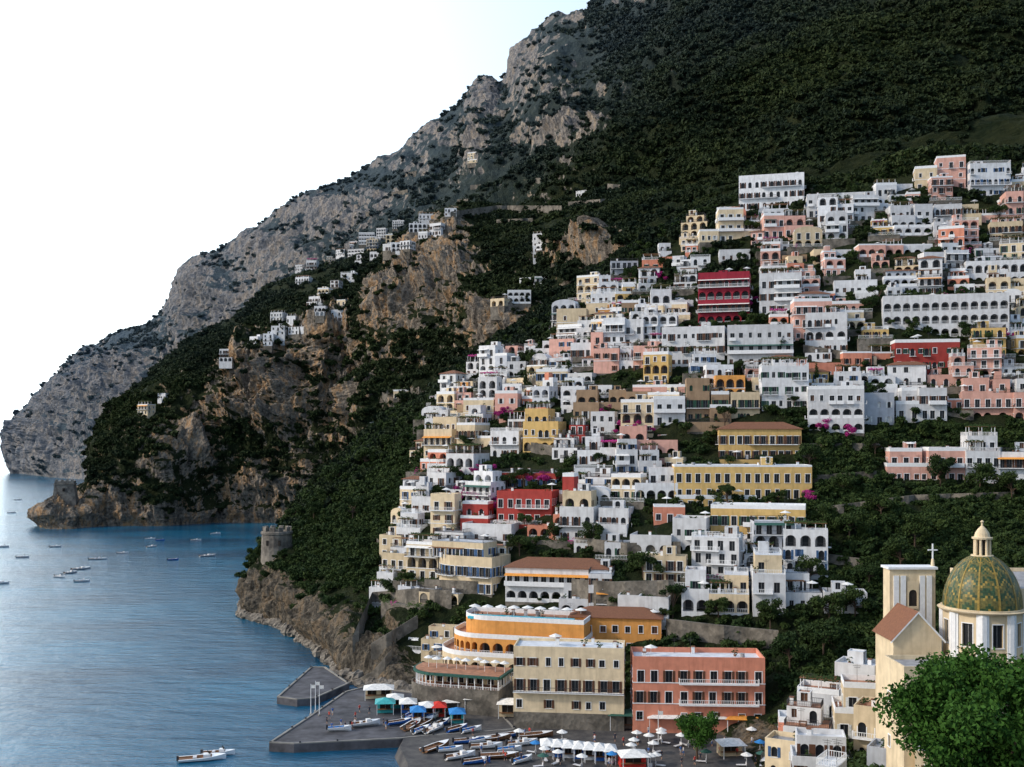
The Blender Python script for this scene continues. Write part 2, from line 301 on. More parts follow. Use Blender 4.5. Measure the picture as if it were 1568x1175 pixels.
def wall(mb,fc,L,z0,z1,ops,m):
    (Ox,Oy),(Dx,Dy)=fc;Nx,Ny=Dy,-Dx
    p=lambda a,z_,i=0.:(Ox+Dx*a-Nx*i,Oy+Dy*a-Ny*i,z_)
    a=0.
    for o in ops:
        l=o['a']-o['w']/2;r=l+o['w'];zb=z0+o['zb'];zt=zb+o['h'];dp=o['dep']
        if l>a+1e-4: mb.poly([p(a,z0),p(l,z0),p(l,z1),p(a,z1)],m)
        if zb>z0+1e-3: mb.poly([p(l,z0),p(r,z0),p(r,zb),p(l,zb)],m)
        rv=m
        mb.poly([p(l,zb),p(r,zb),p(r,zb,dp),p(l,zb,dp)],rv)
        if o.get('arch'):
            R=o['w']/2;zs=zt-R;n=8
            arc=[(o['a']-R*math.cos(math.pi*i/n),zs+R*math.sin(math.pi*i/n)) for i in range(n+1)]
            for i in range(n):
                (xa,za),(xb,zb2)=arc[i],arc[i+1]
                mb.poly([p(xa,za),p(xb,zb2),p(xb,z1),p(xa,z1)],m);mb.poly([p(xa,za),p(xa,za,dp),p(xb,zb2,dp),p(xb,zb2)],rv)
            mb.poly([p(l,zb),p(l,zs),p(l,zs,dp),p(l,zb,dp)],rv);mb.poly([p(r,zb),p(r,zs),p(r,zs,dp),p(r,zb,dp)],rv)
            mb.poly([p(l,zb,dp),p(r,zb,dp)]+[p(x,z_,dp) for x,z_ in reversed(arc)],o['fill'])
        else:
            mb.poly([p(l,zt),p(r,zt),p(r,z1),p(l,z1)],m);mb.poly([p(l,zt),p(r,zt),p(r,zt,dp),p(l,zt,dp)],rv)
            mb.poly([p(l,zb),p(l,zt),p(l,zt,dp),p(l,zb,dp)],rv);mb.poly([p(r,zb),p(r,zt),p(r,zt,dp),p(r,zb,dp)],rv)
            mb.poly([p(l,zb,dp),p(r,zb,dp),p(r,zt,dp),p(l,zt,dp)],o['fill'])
            if dp<.6:
                mb.fbox(fc,o['a']-.025,o['a']+.025,-dp+.01,-dp+.05,zb,zt,'frame_grey')
        if dp>=.6 :
            mb.fbox(fc,o['a']-.7,o['a']+.7,-dp+.01,-dp+.05,zb,zb+min(2.3,o['h']*.88),'glass')
        if o.get('trim'):
            t=.14;mb.fbox(fc,l-t,l,0.002,.05,zb,zt if not o.get('arch') else zt-o['w']/2,o['trim']);mb.fbox(fc,r,r+t,0.002,.05,zb,zt if not o.get('arch') else zt-o['w']/2,o['trim'])
            if not o.get('arch'): mb.fbox(fc,l-t,r+t,0.002,.07,zt,zt+t,o['trim'])
            mb.fbox(fc,l-t-.05,r+t+.05,0.002,.12,zb-.1,zb-.002,o['trim'])
        if o.get('sh'):
            s=min(.5,o['w']*.5);mb.fbox(fc,l-s-.02,l-.02,.01,.06,zb,zt,o['sh']);mb.fbox(fc,r+.02,r+s+.02,.01,.06,zb,zt,o['sh'])
        a=r
    if a<L-1e-4: mb.poly([p(a,z0),p(L,z0),p(L,z1),p(a,z1)],m)
def railing(mb,fc,a0,a1,o,z0,kind,h=1.):
    if a1-a0<.3: return
    if kind=='solid': mb.fbox(fc,a0,a1,o-.12,o,z0,z0+h,'trim_white');return
    m='iron' if kind=='iron' else 'trim_white';w=.035 if kind=='iron' else .07
    mb.fbox(fc,a0,a1,o-.09,o,z0+h-.07,z0+h,m);mb.fbox(fc,a0,a1,o-.07,o-.02,z0+.06,z0+.12,m)
    n=max(2,int((a1-a0)/(.3 if kind=='iron' else .36)))
    for i in range(n+1):
        a=a0+(a1-a0-w)*i/n;mb.fbox(fc,a,a+w,o-.07,o-.02,z0,z0+h-.07,m)
def floor_ops(L,h,kind,rnd,st):
    ops=[]
    bay=st.get('bay',2.9)
    if kind=='a': bay=max(bay,2.7)
    n=max(1,int(L/bay)) if L>1.7 else 0
    for i in range(n):
        c=L*(i+.5)/n+(0 if kind=='a' else rnd.uniform(-.25,.25))*st.get('jit',1)
        if kind=='n' or (kind in 'wx' and rnd.random()<st.get('skip',.12)): continue
        kk=kind
        if kind=='w' and rnd.random()<st.get('mixp',.35): kk='e'
        if kk=='a':
            w=min(L/n-.55,2.4);o=dict(a=c,w=w,zb=.05,h=min(h-.35,2.7),arch=1,dep=2.,fill='loggia_shade_tone')
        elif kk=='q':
            w=L/n-.4;o=dict(a=c,w=w,zb=.05,h=h-.5,dep=2.,fill='loggia_shade_tone')
        elif kk in 'bde':
            o=dict(a=c,w=1.3,zb=.05,h=2.3,dep=.3,fill='glass',trim=st.get('trim'),arch=st.get('archd',0),mb=kk=='e')
            if st.get('sh') : o['sh']=st['sh'] if rnd.random()<.6 else None
        else:
            o=dict(a=c,w=rnd.choice([.9,1.05,1.2]),zb=.85,h=rnd.choice([1.4,1.55,1.65]),dep=.3,fill='glass' if rnd.random()<.8 else st.get('sh') or 'shutter_brown',trim=st.get('trim'))
            if st.get('sh') and rnd.random()<.55: o['sh']=st['sh']
            if st.get('archw'): o['arch']=1;o['h']=1.7
        if o['w']<.5 or o['w']>L: continue
        ops.append(o)
    for a,b in zip(ops,ops[1:]):
        if a['a']+a['w']/2>=b['a']-b['w']/2-.05: b['a']=a['a']+a['w']/2+b['w']/2+.1
    return [o for o in ops if o['a']+o['w']/2<L-.05 and o['a']-o['w']/2>.05]
def rect(w,d,x=0,y=0): return [(x-w/2,y),(x+w/2,y),(x+w/2,y+d),(x-w/2,y+d)]
def rounded(w,d,r,x=0,y=0,n=7,both=False):
    p=[(x+w/2,y+d),(x-w/2,y+d)]+[(x-w/2+r+r*math.cos(math.pi+math.pi/2*i/n),y+r+r*math.sin(math.pi+math.pi/2*i/n)) for i in range(n+1)]
    if both: p+=[(x+w/2-r+r*math.cos(1.5*math.pi+math.pi/2*i/n),y+r+r*math.sin(1.5*math.pi+math.pi/2*i/n)) for i in range(n+1)]
    else: p+=[(x+w/2,y)]
    return p
def block(mb,pts,z0,spec,fh,st,rnd,roof='flat',found=6.,front=None):
    m=st['m'];n=len(pts)
    cx=sum(p[0] for p in pts)/n;cy=sum(p[1] for p in pts)/n
    zt=z0+fh*len(spec);ymin=min(p[1] for p in pts);ymax=max(p[1] for p in pts)
    for i in range(n):
        a=pts[i];b=pts[(i+1)%n];L=math.hypot(b[0]-a[0],b[1]-a[1])
        if L<.05: continue
        D=((b[0]-a[0])/L,(b[1]-a[1])/L);fc=(a,D);isback=D[0]<-.7;side=abs(D[1])>.75
        if found>0: wall(mb,fc,L,z0-found,z0,[],st.get('fm',m))
        for k,sp in enumerate(spec):
            zz=z0+k*fh;kd=sp
            if isback: kd='n'
            elif side and sp in 'abdq' and n==4: kd='w'
            ops=floor_ops(L,fh,kd,rnd,st);wall(mb,fc,L,zz,zz+fh,ops,m)
            if kd=='b' and k>0 or (kd=='b' and z0>1 and k==0):
                dp=1.2;e0=.0;e1=L
                if st.get('partial') and L>5: e0=L*rnd.choice([0,.35]);e1=e0+L*.6
                mb.fbox(fc,e0,e1,.003,dp,zz-.16,zz,st.get('slab','trim_white'));railing(mb,fc,e0,e1,dp,zz,st['rail'])
                Nn=(D[1],-D[0])
                for ee,sg in ((e0,1),(e1,1)):
                    q=(a[0]+D[0]*ee,a[1]+D[1]*ee);fs=((q[0]+Nn[0]*.05,q[1]+Nn[1]*.05),Nn);railing(mb,fs,0,dp-.1,.05,zz,st['rail'])
                if st.get('awn') and k>0 and rnd.random()<.8:
                    (x0,y0)=(a[0]+D[0]*e0,a[1]+D[1]*e0);(x1,y1)=(a[0]+D[0]*e1,a[1]+D[1]*e1)
                    mb.poly([(x0,y0,zz+2.8),(x1,y1,zz+2.8),(x1+Nn[0]*1.4,y1+Nn[1]*1.4,zz+2.3),(x0+Nn[0]*1.4,y0+Nn[1]*1.4,zz+2.3)],st['awn'])
            elif zz>1:
                for o in ops:
                    if o.get('mb'):
                        mb.fbox(fc,o['a']-1.,o['a']+1.,.003,.8,zz-.14,zz,'trim_white');railing(mb,fc,o['a']-1.,o['a']+1.,.8,zz,st['rail'],.9)
            if kd in 'aq':
                for o in ops: railing(mb,fc,o['a']-o['w']/2,o['a']+o['w']/2,0.,zz+.05,st['rail'],.95)
            if st.get('band') and k>0: mb.fbox(fc,-.06,L+.06,.003,.07,zz-.09,zz+.09,'trim_white')
    if roof=='tile':
        o=[(p[0]+math.copysign(.45,p[0]-cx),p[1]+math.copysign(.45,p[1]-cy),zt) for p in pts]
        o2=[(p[0],p[1],zt+.15) for p in o];ww=max(p[0] for p in pts)-min(p[0] for p in pts);dd=ymax-ymin
        kx=max(.1,1-dd/ww*.9);hgt=min(dd,ww)*.2
        t=[(cx+(p[0]-cx)*kx,cy+(p[1]-cy)*.06,zt+.15+hgt) for p in pts]
        mb.poly(o,'trim_white')
        for i in range(n):
            j=(i+1)%n;mb.poly([o[i],o[j],o2[j],o2[i]],'roof_tile');mb.poly([o2[i],o2[j],t[j],t[i]],'roof_tile')
        mb.poly(t,'roof_tile')
    elif roof=='vault':
        x0=min(p[0] for p in pts);x1=max(p[0] for p in pts);k=8
        for i in range(k):
            a=math.pi*i/k;c=math.pi*(i+1)/k;mx=(x0+x1)/2;R=(x1-x0)/2;hh=min(R*.6,1.8)
            A_=[(mx-R*math.cos(a),y_,zt+hh*math.sin(a)) for y_ in (ymin,ymax)];B_=[(mx-R*math.cos(c),y_,zt+hh*math.sin(c)) for y_ in (ymin,ymax)]
            mb.poly([A_[0],B_[0],B_[1],A_[1]],'roof_white');mb.poly([A_[0],B_[0],(mx,ymin,zt)],m)
    else:
        ph=st.get('ph',.7);k=.22
        ins=[]
        for p in pts:
            ins.append((p[0]-math.copysign(min(k,abs(p[0]-cx)),p[0]-cx),p[1]-math.copysign(min(k,abs(p[1]-cy)),p[1]-cy)))
        pm=m if not st.get('cap') else 'trim_white'
        openr=st.get('openr',False)
        mb.poly([(p[0],p[1],zt) for p in pts],st.get('roofm','roof_grey'))
        for i in range(n):
            j=(i+1)%n
            a=pts[i];b=pts[j];L=math.hypot(b[0]-a[0],b[1]-a[1])
            if L<.05: continue
            if openr and n==4:
                railing(mb,(a,((b[0]-a[0])/L,(b[1]-a[1])/L)),.0,L,-.02,zt+.003,st['rail'])
            else:
                mb.poly([(*a,zt),(*b,zt),(*b,zt+ph),(*a,zt+ph)],pm);mb.poly([(*ins[i],zt),(*ins[j],zt),(*ins[j],zt+ph),(*ins[i],zt+ph)],pm);mb.poly([(*a,zt+ph),(*b,zt+ph),(*ins[j],zt+ph),(*ins[i],zt+ph)],pm)
    return zt
def umbrella(mb,x,y,z,m='awning_white',r=1.4):
    mb.cyl(x,y,z,z+2.2,.05,.05,'trim_white',5)
    for i in range(8):
        a=2*math.pi*i/8;c=2*math.pi*(i+1)/8
        mb.poly([(x+r*math.cos(a),y+r*math.sin(a),z+2.05),(x+r*math.cos(c),y+r*math.sin(c),z+2.05),(x,y,z+2.6)],m)
def plant(mb,x,y,z_,rnd,lf='foliage_town',k=14,s0=.28):
    for _ in range(k):
        q=[rnd.gauss(0,s0) for _ in range(3)];s=.22;mb.poly([(x+q[0]-s,y+q[1],z_+q[2]),(x+q[0]+s,y+q[1]+.1,z_+q[2]),(x+q[0],y+q[1]+s,z_+q[2]+s)],lf)
def clutter(mb,x0,x1,y0,y1,z_,rnd,k=3):
    for _ in range(k):
        x=rnd.uniform(x0,x1);y=rnd.uniform(y0,y1);t=rnd.random()
        if t<.35: mb.box(x-.3,x+.3,y-.3,y+.3,z_,z_+1.3,'trim_white');mb.box(x-.4,x+.4,y-.4,y+.4,z_+1.31,z_+1.42,'roof_tile')
        elif t<.42: umbrella(mb,x,y,z_)
        elif t<.6:
            mb.cyl(x,y,z_,z_+3.2,.035,.025,'iron',4);mb.box(x-.7,x+.7,y-.02,y+.02,z_+2.9,z_+2.95,'iron');mb.box(x-.5,x+.5,y-.02,y+.02,z_+2.6,z_+2.65,'iron')
        elif t<.68: mb.cyl(x,y,z_,z_+1.1,.5,.5,'roof_grey',9)
        elif t<.92: mb.cyl(x,y,z_,z_+.4,.25,.3,'roof_tile',7);plant(mb,x,y,z_+.8,rnd,'foliage_town',18,.35)
        else: mb.box(x-.7,x+.7,y-.4,y+.4,z_+.68,z_+.74,'wood');mb.box(x-.6,x-.5,y-.3,y+.3,z_,z_+.68,'wood');mb.box(x+.5,x+.6,y-.3,y+.3,z_,z_+.68,'wood')
def pergola(mb,x0,x1,y0,y1,z_,rnd,m='wood'):
    nx=max(2,int((x1-x0)/2.2))
    for i in range(nx+1):
        x=x0+(x1-x0)*i/nx
        for y in (y0,y1): mb.box(x-.07,x+.07,y-.07,y+.07,z_,z_+2.3,'trim_white')
        mb.box(x-.05,x+.05,y0-.3,y1+.3,z_+2.303,z_+2.42,m)
    for j in range(5):
        y=y0+(y1-y0)*j/4;mb.box(x0-.3,x1+.3,y-.04,y+.04,z_+2.423,z_+2.5,m)
    if rnd.random()<.7:
        lf='foliage_town' if rnd.random()<.8 else 'bougainvillea'
        for _ in range(int((x1-x0)*(y1-y0)*14)):
            x=rnd.uniform(x0-.3,x1+.3);y=rnd.uniform(y0-.3,y1+.3);zz=z_+2.5+rnd.gauss(0,.18);s=.22
            mb.poly([(x-s,y,zz),(x+s,y+rnd.uniform(-.1,.1),zz+rnd.uniform(-.15,.15)),(x,y+s,zz+.2)],lf)
FOOT=[]
def add_house(P,yaw,w,h_px_m,col,spec=None,roof=None,d=None,name=None,seed=0,opts=''):
    rnd=random.Random(seed)
    floors=max(1,round(h_px_m/3.15)) if spec is None else len(spec)
    fh=min(4.2,max(2.6,h_px_m/floors)) if spec is None or h_px_m else 3.1
    if spec is None:
        spec=''.join(rnd.choice('wwbaab' if k<floors-1 else 'wbbad') for k in range(floors))
    d=d or rnd.uniform(6.5,9.5)
    coloured=col not in 'wgb'
    st=dict(m='stucco_'+col,rail=rnd.choice(['iron','iron','white','solid']),trim='trim_white' if coloured or rnd.random()<.2 else None,
      sh=rnd.choice([None,'shutter_green','shutter_brown','shutter_brown',None,'shutter_blue',None,'shutter_white']),bay=rnd.choice([2.1,2.4,2.7]),partial=rnd.random()<.5,
      awn=rnd.choice([None]*6+['awning_white','awning_white','awning_orange','awning_green']),band=coloured and rnd.random()<.5,roofm=rnd.choice(['roof_grey','roof_white','roof_white','roof_terrace']),
      openr=rnd.random()<.4,ph=rnd.choice([.5,.8,1.]),cap=coloured and rnd.random()<.5,fm=rnd.choice(['stucco_'+col,'stone_wall','stone_wall']),archw=rnd.random()<.18,archd=rnd.random()<.3,skip=.12)
    if 'T' in opts: st['openr']=False;st['awn']=None;st['mixp']=.0;st['bay']=2.6
    if 'B' in opts: st['sh']='shutter_brown'
    roof=roof or rnd.choice(['flat']*9+['vault','tile'])
    mb=MB()
    def tops(x0,x1,y0,y1,z_,k):
        clutter(mb,x0+.5,x1-.5,y0+.6,y1-.6,z_+.01,rnd,k)
        if x1-x0>4 and rnd.random()<.35 : block(mb,rect(min(3.,(x1-x0)*.4),2.4,rnd.uniform(x0+1.6,x1-1.6),y1-3.),z_+.004,'w',2.3,dict(st,bay=9,sh=None,ph=.2,openr=False),rnd,'flat',0)
        elif x1-x0>3 and rnd.random()<.35: pergola(mb,x0+.5,x1-.5,y0+.6,y0+(y1-y0)*.5,z_+.01,rnd)
    def one(x,y,w,d,spec,st,roof,found=7.):
        pts=rect(w,d,x,y) if 'C' not in opts else rounded(w,d,min(w*.45,d*.95),x,y)
        if len(spec)>=2 and rnd.random()<.5 and 'N' not in opts:
            zt=block(mb,pts,0,spec[:-1],fh,st,rnd,'flat',found)
            w2=w*rnd.uniform(.6,.93);x2=x+rnd.choice([-1,1,0])*(w-w2)/2*.96;s=rnd.uniform(1.6,3.)
            st2=dict(st)
            if rnd.random()<.25: st2['m']='stucco_'+rnd.choice('wwwc')
            block(mb,rect(w2,d-s-.05,x2,y+s),zt+.004,spec[-1:],fh*.95,st2,rnd,roof,0)
            clutter(mb,x-w/2+.6,x+w/2-.6,y+.5,y+s-.3,zt+.01,rnd,2)
            if rnd.random()<.3 and w>5: pergola(mb,x-w/2+.5,x-w/2+w*.5,y+.5,y+s-.2,zt+.01,rnd)
            if roof=='flat': tops(x2-w2/2,x2+w2/2,y+s,y+d,zt+fh*.95,2)
        else:
            zt=block(mb,pts,0,spec,fh,st,rnd,roof,found)
            if roof=='flat': tops(x-w/2,x+w/2,y,y+d,zt,max(2,int(w/3)))
    if w>11.5 and 'N' not in opts and 'C' not in opts:
        n=2 if w<19 else 3;cuts=[0]+sorted((i+rnd.uniform(-.2,.2))/n for i in range(1,n))+[1]
        for a,b_ in zip(cuts,cuts[1:]):
            sw=(b_-a)*w-.01;x=-w/2+(a+b_)/2*w
            sp=spec if (rnd.random()<.6 or len(spec)<2) else spec[:-1]
            if rnd.random()<.1: sp=sp+rnd.choice('wab')
            st2=dict(st,rail=rnd.choice(['iron','white','solid']),openr=rnd.random()<.4)
            if rnd.random()<.2: st2['m']='stucco_'+rnd.choice('wwcgp')
            one(x,rnd.choice([0,0,-.9,1.1,1.8]),sw,d,sp,st2,'flat')
    else: one(0,0,w,d,spec,st,roof)
    if 'H' in opts or rnd.random()<.35:
        tw=w*rnd.uniform(.5,1.);x=rnd.choice([-1,1])*(w-tw)/2;td=rnd.uniform(1.5,3)
        if 'H' not in opts or rnd.random()<.4:
            block(mb,rect(tw,td-.01,x,-td-1),-2.9,rnd.choice('anw'),2.9,dict(st,openr=True),rnd,'flat',5)
            clutter(mb,x-tw/2+.3,x+tw/2-.3,-td-.6,-1.4,.01,rnd,2)
        else:
            e=rnd.uniform(.5,3);f_=rnd.uniform(.5,3);mb.box(-w/2-e,w/2+f_,-td-1.2,-.95,-8,-.05,'stone_wall')
            for _ in range(int(w*1.2)): plant(mb,rnd.uniform(-w/2-e,w/2+f_),-td-.8,rnd.uniform(-.3,.3),rnd,'foliage_town' if rnd.random()<.95 else 'bougainvillea',24,.45)
            if rnd.random()<.5: railing(mb,((-w/2-e,-td-1.2),(1,0)),0,w+e+f_,-.0,-.045,'white')
    name=name or WN[col]+'_house'
    o=mb.obj(name,P,yaw)
    cx=P[0]-math.sin(yaw)*d/2;cy=P[1]+math.cos(yaw)*d/2
    FOOT.append((cx,cy,w/2,d/2,yaw));return o
def hit(u,v,T=None):
    h=ray(u,v,T);return h[0] if h else None
def LM(u0,u1,vt,vb,col,spec=None,roof='flat',yaw=-.2,d=None,name=None,opts='',T=None,Y=None):
    p=hit((u0+u1)/2,vb,T) if Y is None else Vector(P3((u0+u1)/2,vb,Y))
    if p is None: return
    s=F/p.y;h=(vb-vt)/s;W_=(u1-u0)/s;dd=d or min(10,max(5,W_*.7))
    w=max(3.,(W_-dd*abs(math.sin(yaw))*.8)/math.cos(yaw))
    return add_house((p.x,p.y,p.z-.3),yaw,w,h,col,spec,roof,dd,name,int(u0*7+vb),opts)
LMS='''640 765 828 905 c bbb flat C
768 935 842 922 w ab tile N
700 790 795 830 w w flat N
1040 1150 838 935 w abw flat x
1150 1262 830 935 w wbw flat x
1085 1235 762 830 y ab flat N
1032 1243 702 762 y wd flat N
1100 1228 640 702 y bb tile N
970 1040 692 765 w aw flat x
858 882 700 800 r www flat N
735 858 702 745 r b flat N
755 850 745 800 r bb flat N
848 965 750 830 w wba flat x
960 1085 770 850 w aw flat x
1010 1112 488 560 w www flat N
1112 1216 488 560 w wbw flat N
1066 1150 398 495 m abab flat N
1160 1230 392 478 w wbb flat N
995 1063 430 480 w ba flat x
980 1045 362 412 s w flat x
1170 1245 315 362 p bb flat x
1130 1232 254 318 w bbb flat N
1235 1340 270 330 w bw flat N
1070 1165 315 370 c wb flat x
1400 1480 222 290 c www flat x
1485 1548 235 300 w wbw flat N
1365 1430 292 350 w aw flat x
1430 1505 290 345 w wb flat x
1315 1430 350 392 p a flat x
1480 1600 372 435 w aa flat N
1355 1540 448 515 w aaa flat N
1370 1470 510 565 r ww flat N
1475 1600 562 645 p abw flat x
1360 1530 640 738 p wbw flat x
1525 1610 682 740 w wb flat N
1235 1325 572 662 w aaw flat N
1165 1240 555 625 w www flat N
1050 1165 575 645 b wbw flat x
965 1065 567 612 p b flat N
1220 1290 540 580 s w flat N
905 1010 525 570 p wb flat x
875 1000 580 640 b wa flat x
795 860 600 690 y awb flat x
705 760 590 650 c ww flat x
640 700 610 700 c wbw flat x
755 795 585 640 p ww flat x
680 735 555 590 w w flat N
640 735 680 735 w wa flat x
880 950 640 710 w wb flat x
945 1040 640 700 p aw flat x
1370 1450 585 640 w bb flat x
1290 1370 510 560 s wb flat x
1215 1275 440 520 p wwb flat N
1275 1345 395 450 w wb flat x
895 945 440 480 c ww flat x
850 900 455 510 c ww flat x
950 1010 430 480 b w flat x
915 990 470 530 w bb flat x
985 1060 455 500 c ww flat x
1230 1300 470 540 w wab flat x
560 600 880 925 w ww flat x
575 640 850 890 c wb flat x
600 650 780 830 w ww flat x
655 700 760 820 c wwb flat x
590 640 820 860 w w flat x
700 752 770 815 r ww flat x
625 665 740 785 w ww flat x
1290 1370 585 650 g ww flat N
690 760 640 690 c bb flat x
745 800 650 700 w wb flat x
1000 1050 610 650 w wb flat x
870 960 500 545 w bw flat x
1150 1215 560 600 c w flat x
1480 1568 300 345 p ww flat x
1340 1400 265 300 w w flat x
1245 1320 355 400 c a flat x
1100 1150 370 400 w w flat x
850 940 900 945 w ab flat x
940 1030 905 945 w w flat x
1260 1330 905 940 w w flat x
1000 1050 760 800 s w flat x'''
for ln in LMS.split('\n'):
    q=ln.split();u0,u1,vt,vb=map(float,q[:4]);yw=-.18-.25*max(0,(1000-u0)/400)+.1*math.sin(u0)
    LM(u0,u1,vt,vb,q[4],q[5],q[6],yw,opts=q[7])
LM(783,958,988,1090,'c','wbw','flat',-.12,9,'cream_hotel','NTB',Y=218)
LM(968,1172,1012,1108,'s','wbb','flat',-.06,10,'pink_hotel','NTB',Y=215)
LM(870,1015,945,1000,'o','ww','tile',-.15,9,'orange_hotel','NT',Y=246)
def custom_terrace_hotel():
    rnd=random.Random(3);p=Vector(P3(775,1036,241));mb=MB();s=p.y/F
    st=dict(m='stucco_o',rail='white',trim='trim_white',sh='shutter_brown',bay=2.9,roofm='roof_terrace',ph=1.,openr=False,cap=True,mixp=0)
    w=245*s
    block(mb,rounded(w,16,9,0,0),0,'a',4.,dict(st,m='stucco_c'),rnd,'flat',10)
    block(mb,rounded(w-3,14,8,1,2.),4.004,'a',3.7,dict(st,m='stucco_o'),rnd,'flat',0)
    block(mb,rounded(w-6,12,7,2,4.),7.71,'n',3.7,dict(st),rnd,'flat',0)
    mb.box(-w/2+7,w/2-4,5.,8.4,11.43,12.0,'pool')
    for i in range(9): umbrella(mb,-w/2+7+i*3.1,10.5+rnd.uniform(-1,1),11.42,'awning_white')
    clutter(mb,-w/2+4,w/2-3,10,14,11.42,rnd,10)
    mb.obj('terrace_hotel_with_pool',(p.x,p.y,p.z),-.28);FOOT.append((p.x,p.y+7,w/2,8,-.28))
custom_terrace_hotel()
def restaurant():
    rnd=random.Random(4);p=Vector(P3(688,1070,231));mb=MB();s=p.y/F;w=158*s
    st=dict(m='stucco_w',rail='white',trim='trim_white',bay=2.2,roofm='roof_terrace',ph=.5,mixp=0)
    pts=rounded(w,10,7,0,0,9)
    block(mb,pts,0,'n',1.8,dict(st,m='stone_wall'),rnd,'flat',8)
    inner=rounded(w-1,9.4,6.5,0.4,.5,9)
    for i,(a,b) in enumerate(zip(inner,inner[1:]+inner[:1])):
        L=math.hypot(b[0]-a[0],b[1]-a[1])
        if L<.1 or b[0]<a[0]-1: continue
        D=((b[0]-a[0])/L,(b[1]-a[1])/L);n=max(1,int(L/1.6))
        for k in range(n+1): mb.fbox((a,D),L*k/n-.08,L*k/n+.08,-.2,-.04,1.8,4.6,'trim_white')
        railing(mb,(a,D),0,L,0,1.8,'white')
        mb.fbox((a,D),-.1,L+.1,-.3,.5,4.6,5.1,'awning_green')
    block(mb,rect(w-3,2.6,1.,7.),1.8,'d',2.75,dict(st,m='stucco_c'),rnd,'flat',0)
    c=[(x,y,5.15) for x,y in inner];mb.poly(c,'roof_terrace')
    for i in range(9): umbrella(mb,-w/2+4+i*2.2,5+rnd.uniform(-1,1.5),5.15,'awning_white',1.1)
    mb.obj('round_terrace_restaurant',(p.x,p.y,p.z),-.3);FOOT.append((p.x,p.y+4,w/2,5,-.3))
restaurant()
LR='''1195 1275 1085 1165 w wbw 190
1275 1385 1045 1130 c ww 186
1272 1345 1010 1055 w w 205
1345 1425 1002 1070 c w 192
1210 1300 1135 1195 w wb 172
1300 1395 1085 1170 c wb 174
1165 1235 1138 1195 c ww 182
1385 1440 1035 1120 w ww 176
1215 1290 1050 1095 w w 200
1320 1380 1135 1195 g w 160
1190 1250 1105 1150 s ww 196
1395 1450 1100 1195 c wb 150
1240 1290 1160 1215 w w 158
640 700 965 1000 c ww 262
600 650 985 1020 w w 266'''
for i,ln in enumerate(LR.split('\n')):
    q=ln.split();u0,u1,vt,vb=map(float,q[:4]);LM(u0,u1,vt,vb,q[4],q[5],'flat',-.4+.2*math.sin(i*2),opts='x',Y=float(q[6]))
VL='485 505 445 460;505 535 478 494;412 435 482 494;414 438 502 516;438 470 503 514;335 360 538 550;208 230 622 636;598 622 375 388;585 600 376 386;625 655 345 358;655 678 345 362;548 575 358 376;748 775 460 472;775 815 450 468;812 848 362 380;815 840 382 398;796 812 430 440;818 838 428 444;714 735 236 248;468 486 402 414;450 476 428 438;520 545 420 432;505 520 432 442;575 592 352 366;560 580 368 384;530 560 385 395;600 620 340 352;240 256 606 614;402 420 515 526;470 495 455 465;500 512 395 402;512 530 385 393;680 700 322 334;880 900 295 303;640 665 332 342;380 398 518 528;590 606 362 374;610 630 372 384;535 550 372 382;450 465 408 416;350 366 548 558;560 590 640 648;600 640 600 612;640 655 358 368;545 560 392 402;565 585 388 396;440 452 486 496;480 500 470 480;515 530 462 470'
for i,t in enumerate(VL.split(';')):
    u0,u1,vt,vb=map(float,t.split());p=hit((u0+u1)/2,vb)
    if p is None: continue
    s=F/p.y;w=max(7.,(u1-u0)/s*.9);h=max(3.4,(vb-vt)/s);fl=max(1,min(3,round(h/3.3)))
    add_house((p.x,p.y-1,p.z+.8),-.25+.25*math.sin(i*3.),w,h,'w' if i%6 else 'c',''.join(random.Random(i).choice('wab') for _ in range(fl)),'flat',8,'hillside_villa',i+50,'N')
def inpoly(x,y,p):
    c=False;j=len(p)-1
    for i in range(len(p)):
        if (p[i][1]>y)!=(p[j][1]>y) and x<(p[j][0]-p[i][0])*(y-p[i][1])/(p[j][1]-p[i][1])+p[i][0]: c=not c
        j=i
    return c
TP=[(648,700),(655,640),(700,585),(770,560),(850,515),(900,455),(985,405),(1065,350),(1130,322),(1240,335),(1390,320),(1410,275),(1568,275),(1750,260),(1750,640),(1530,640),(1370,650),(1330,660),(1240,650),(1235,820),(1250,925),(1050,930),(1010,960),(850,915),(780,915),(640,920),(560,940),(575,880),(610,790),(650,740)]
EX=[(1063,395,1160,498),(1035,640,1240,828),(768,840,935,922),(735,700,880,800),(1010,500,1216,560),(1360,455,1540,512)]
def free(x,y,r):
    for (cx,cy,a,b,yw) in FOOT:
        dx=x-cx;dy=y-cy
        if abs(dx)>30 or abs(dy)>30: continue
        c,s=math.cos(yw),math.sin(yw);lx=dx*c+dy*s;ly=-dx*s+dy*c
        if abs(lx)<a+r and abs(ly)<b+r: return False
    return True
rr=random.Random(11);cnt=0
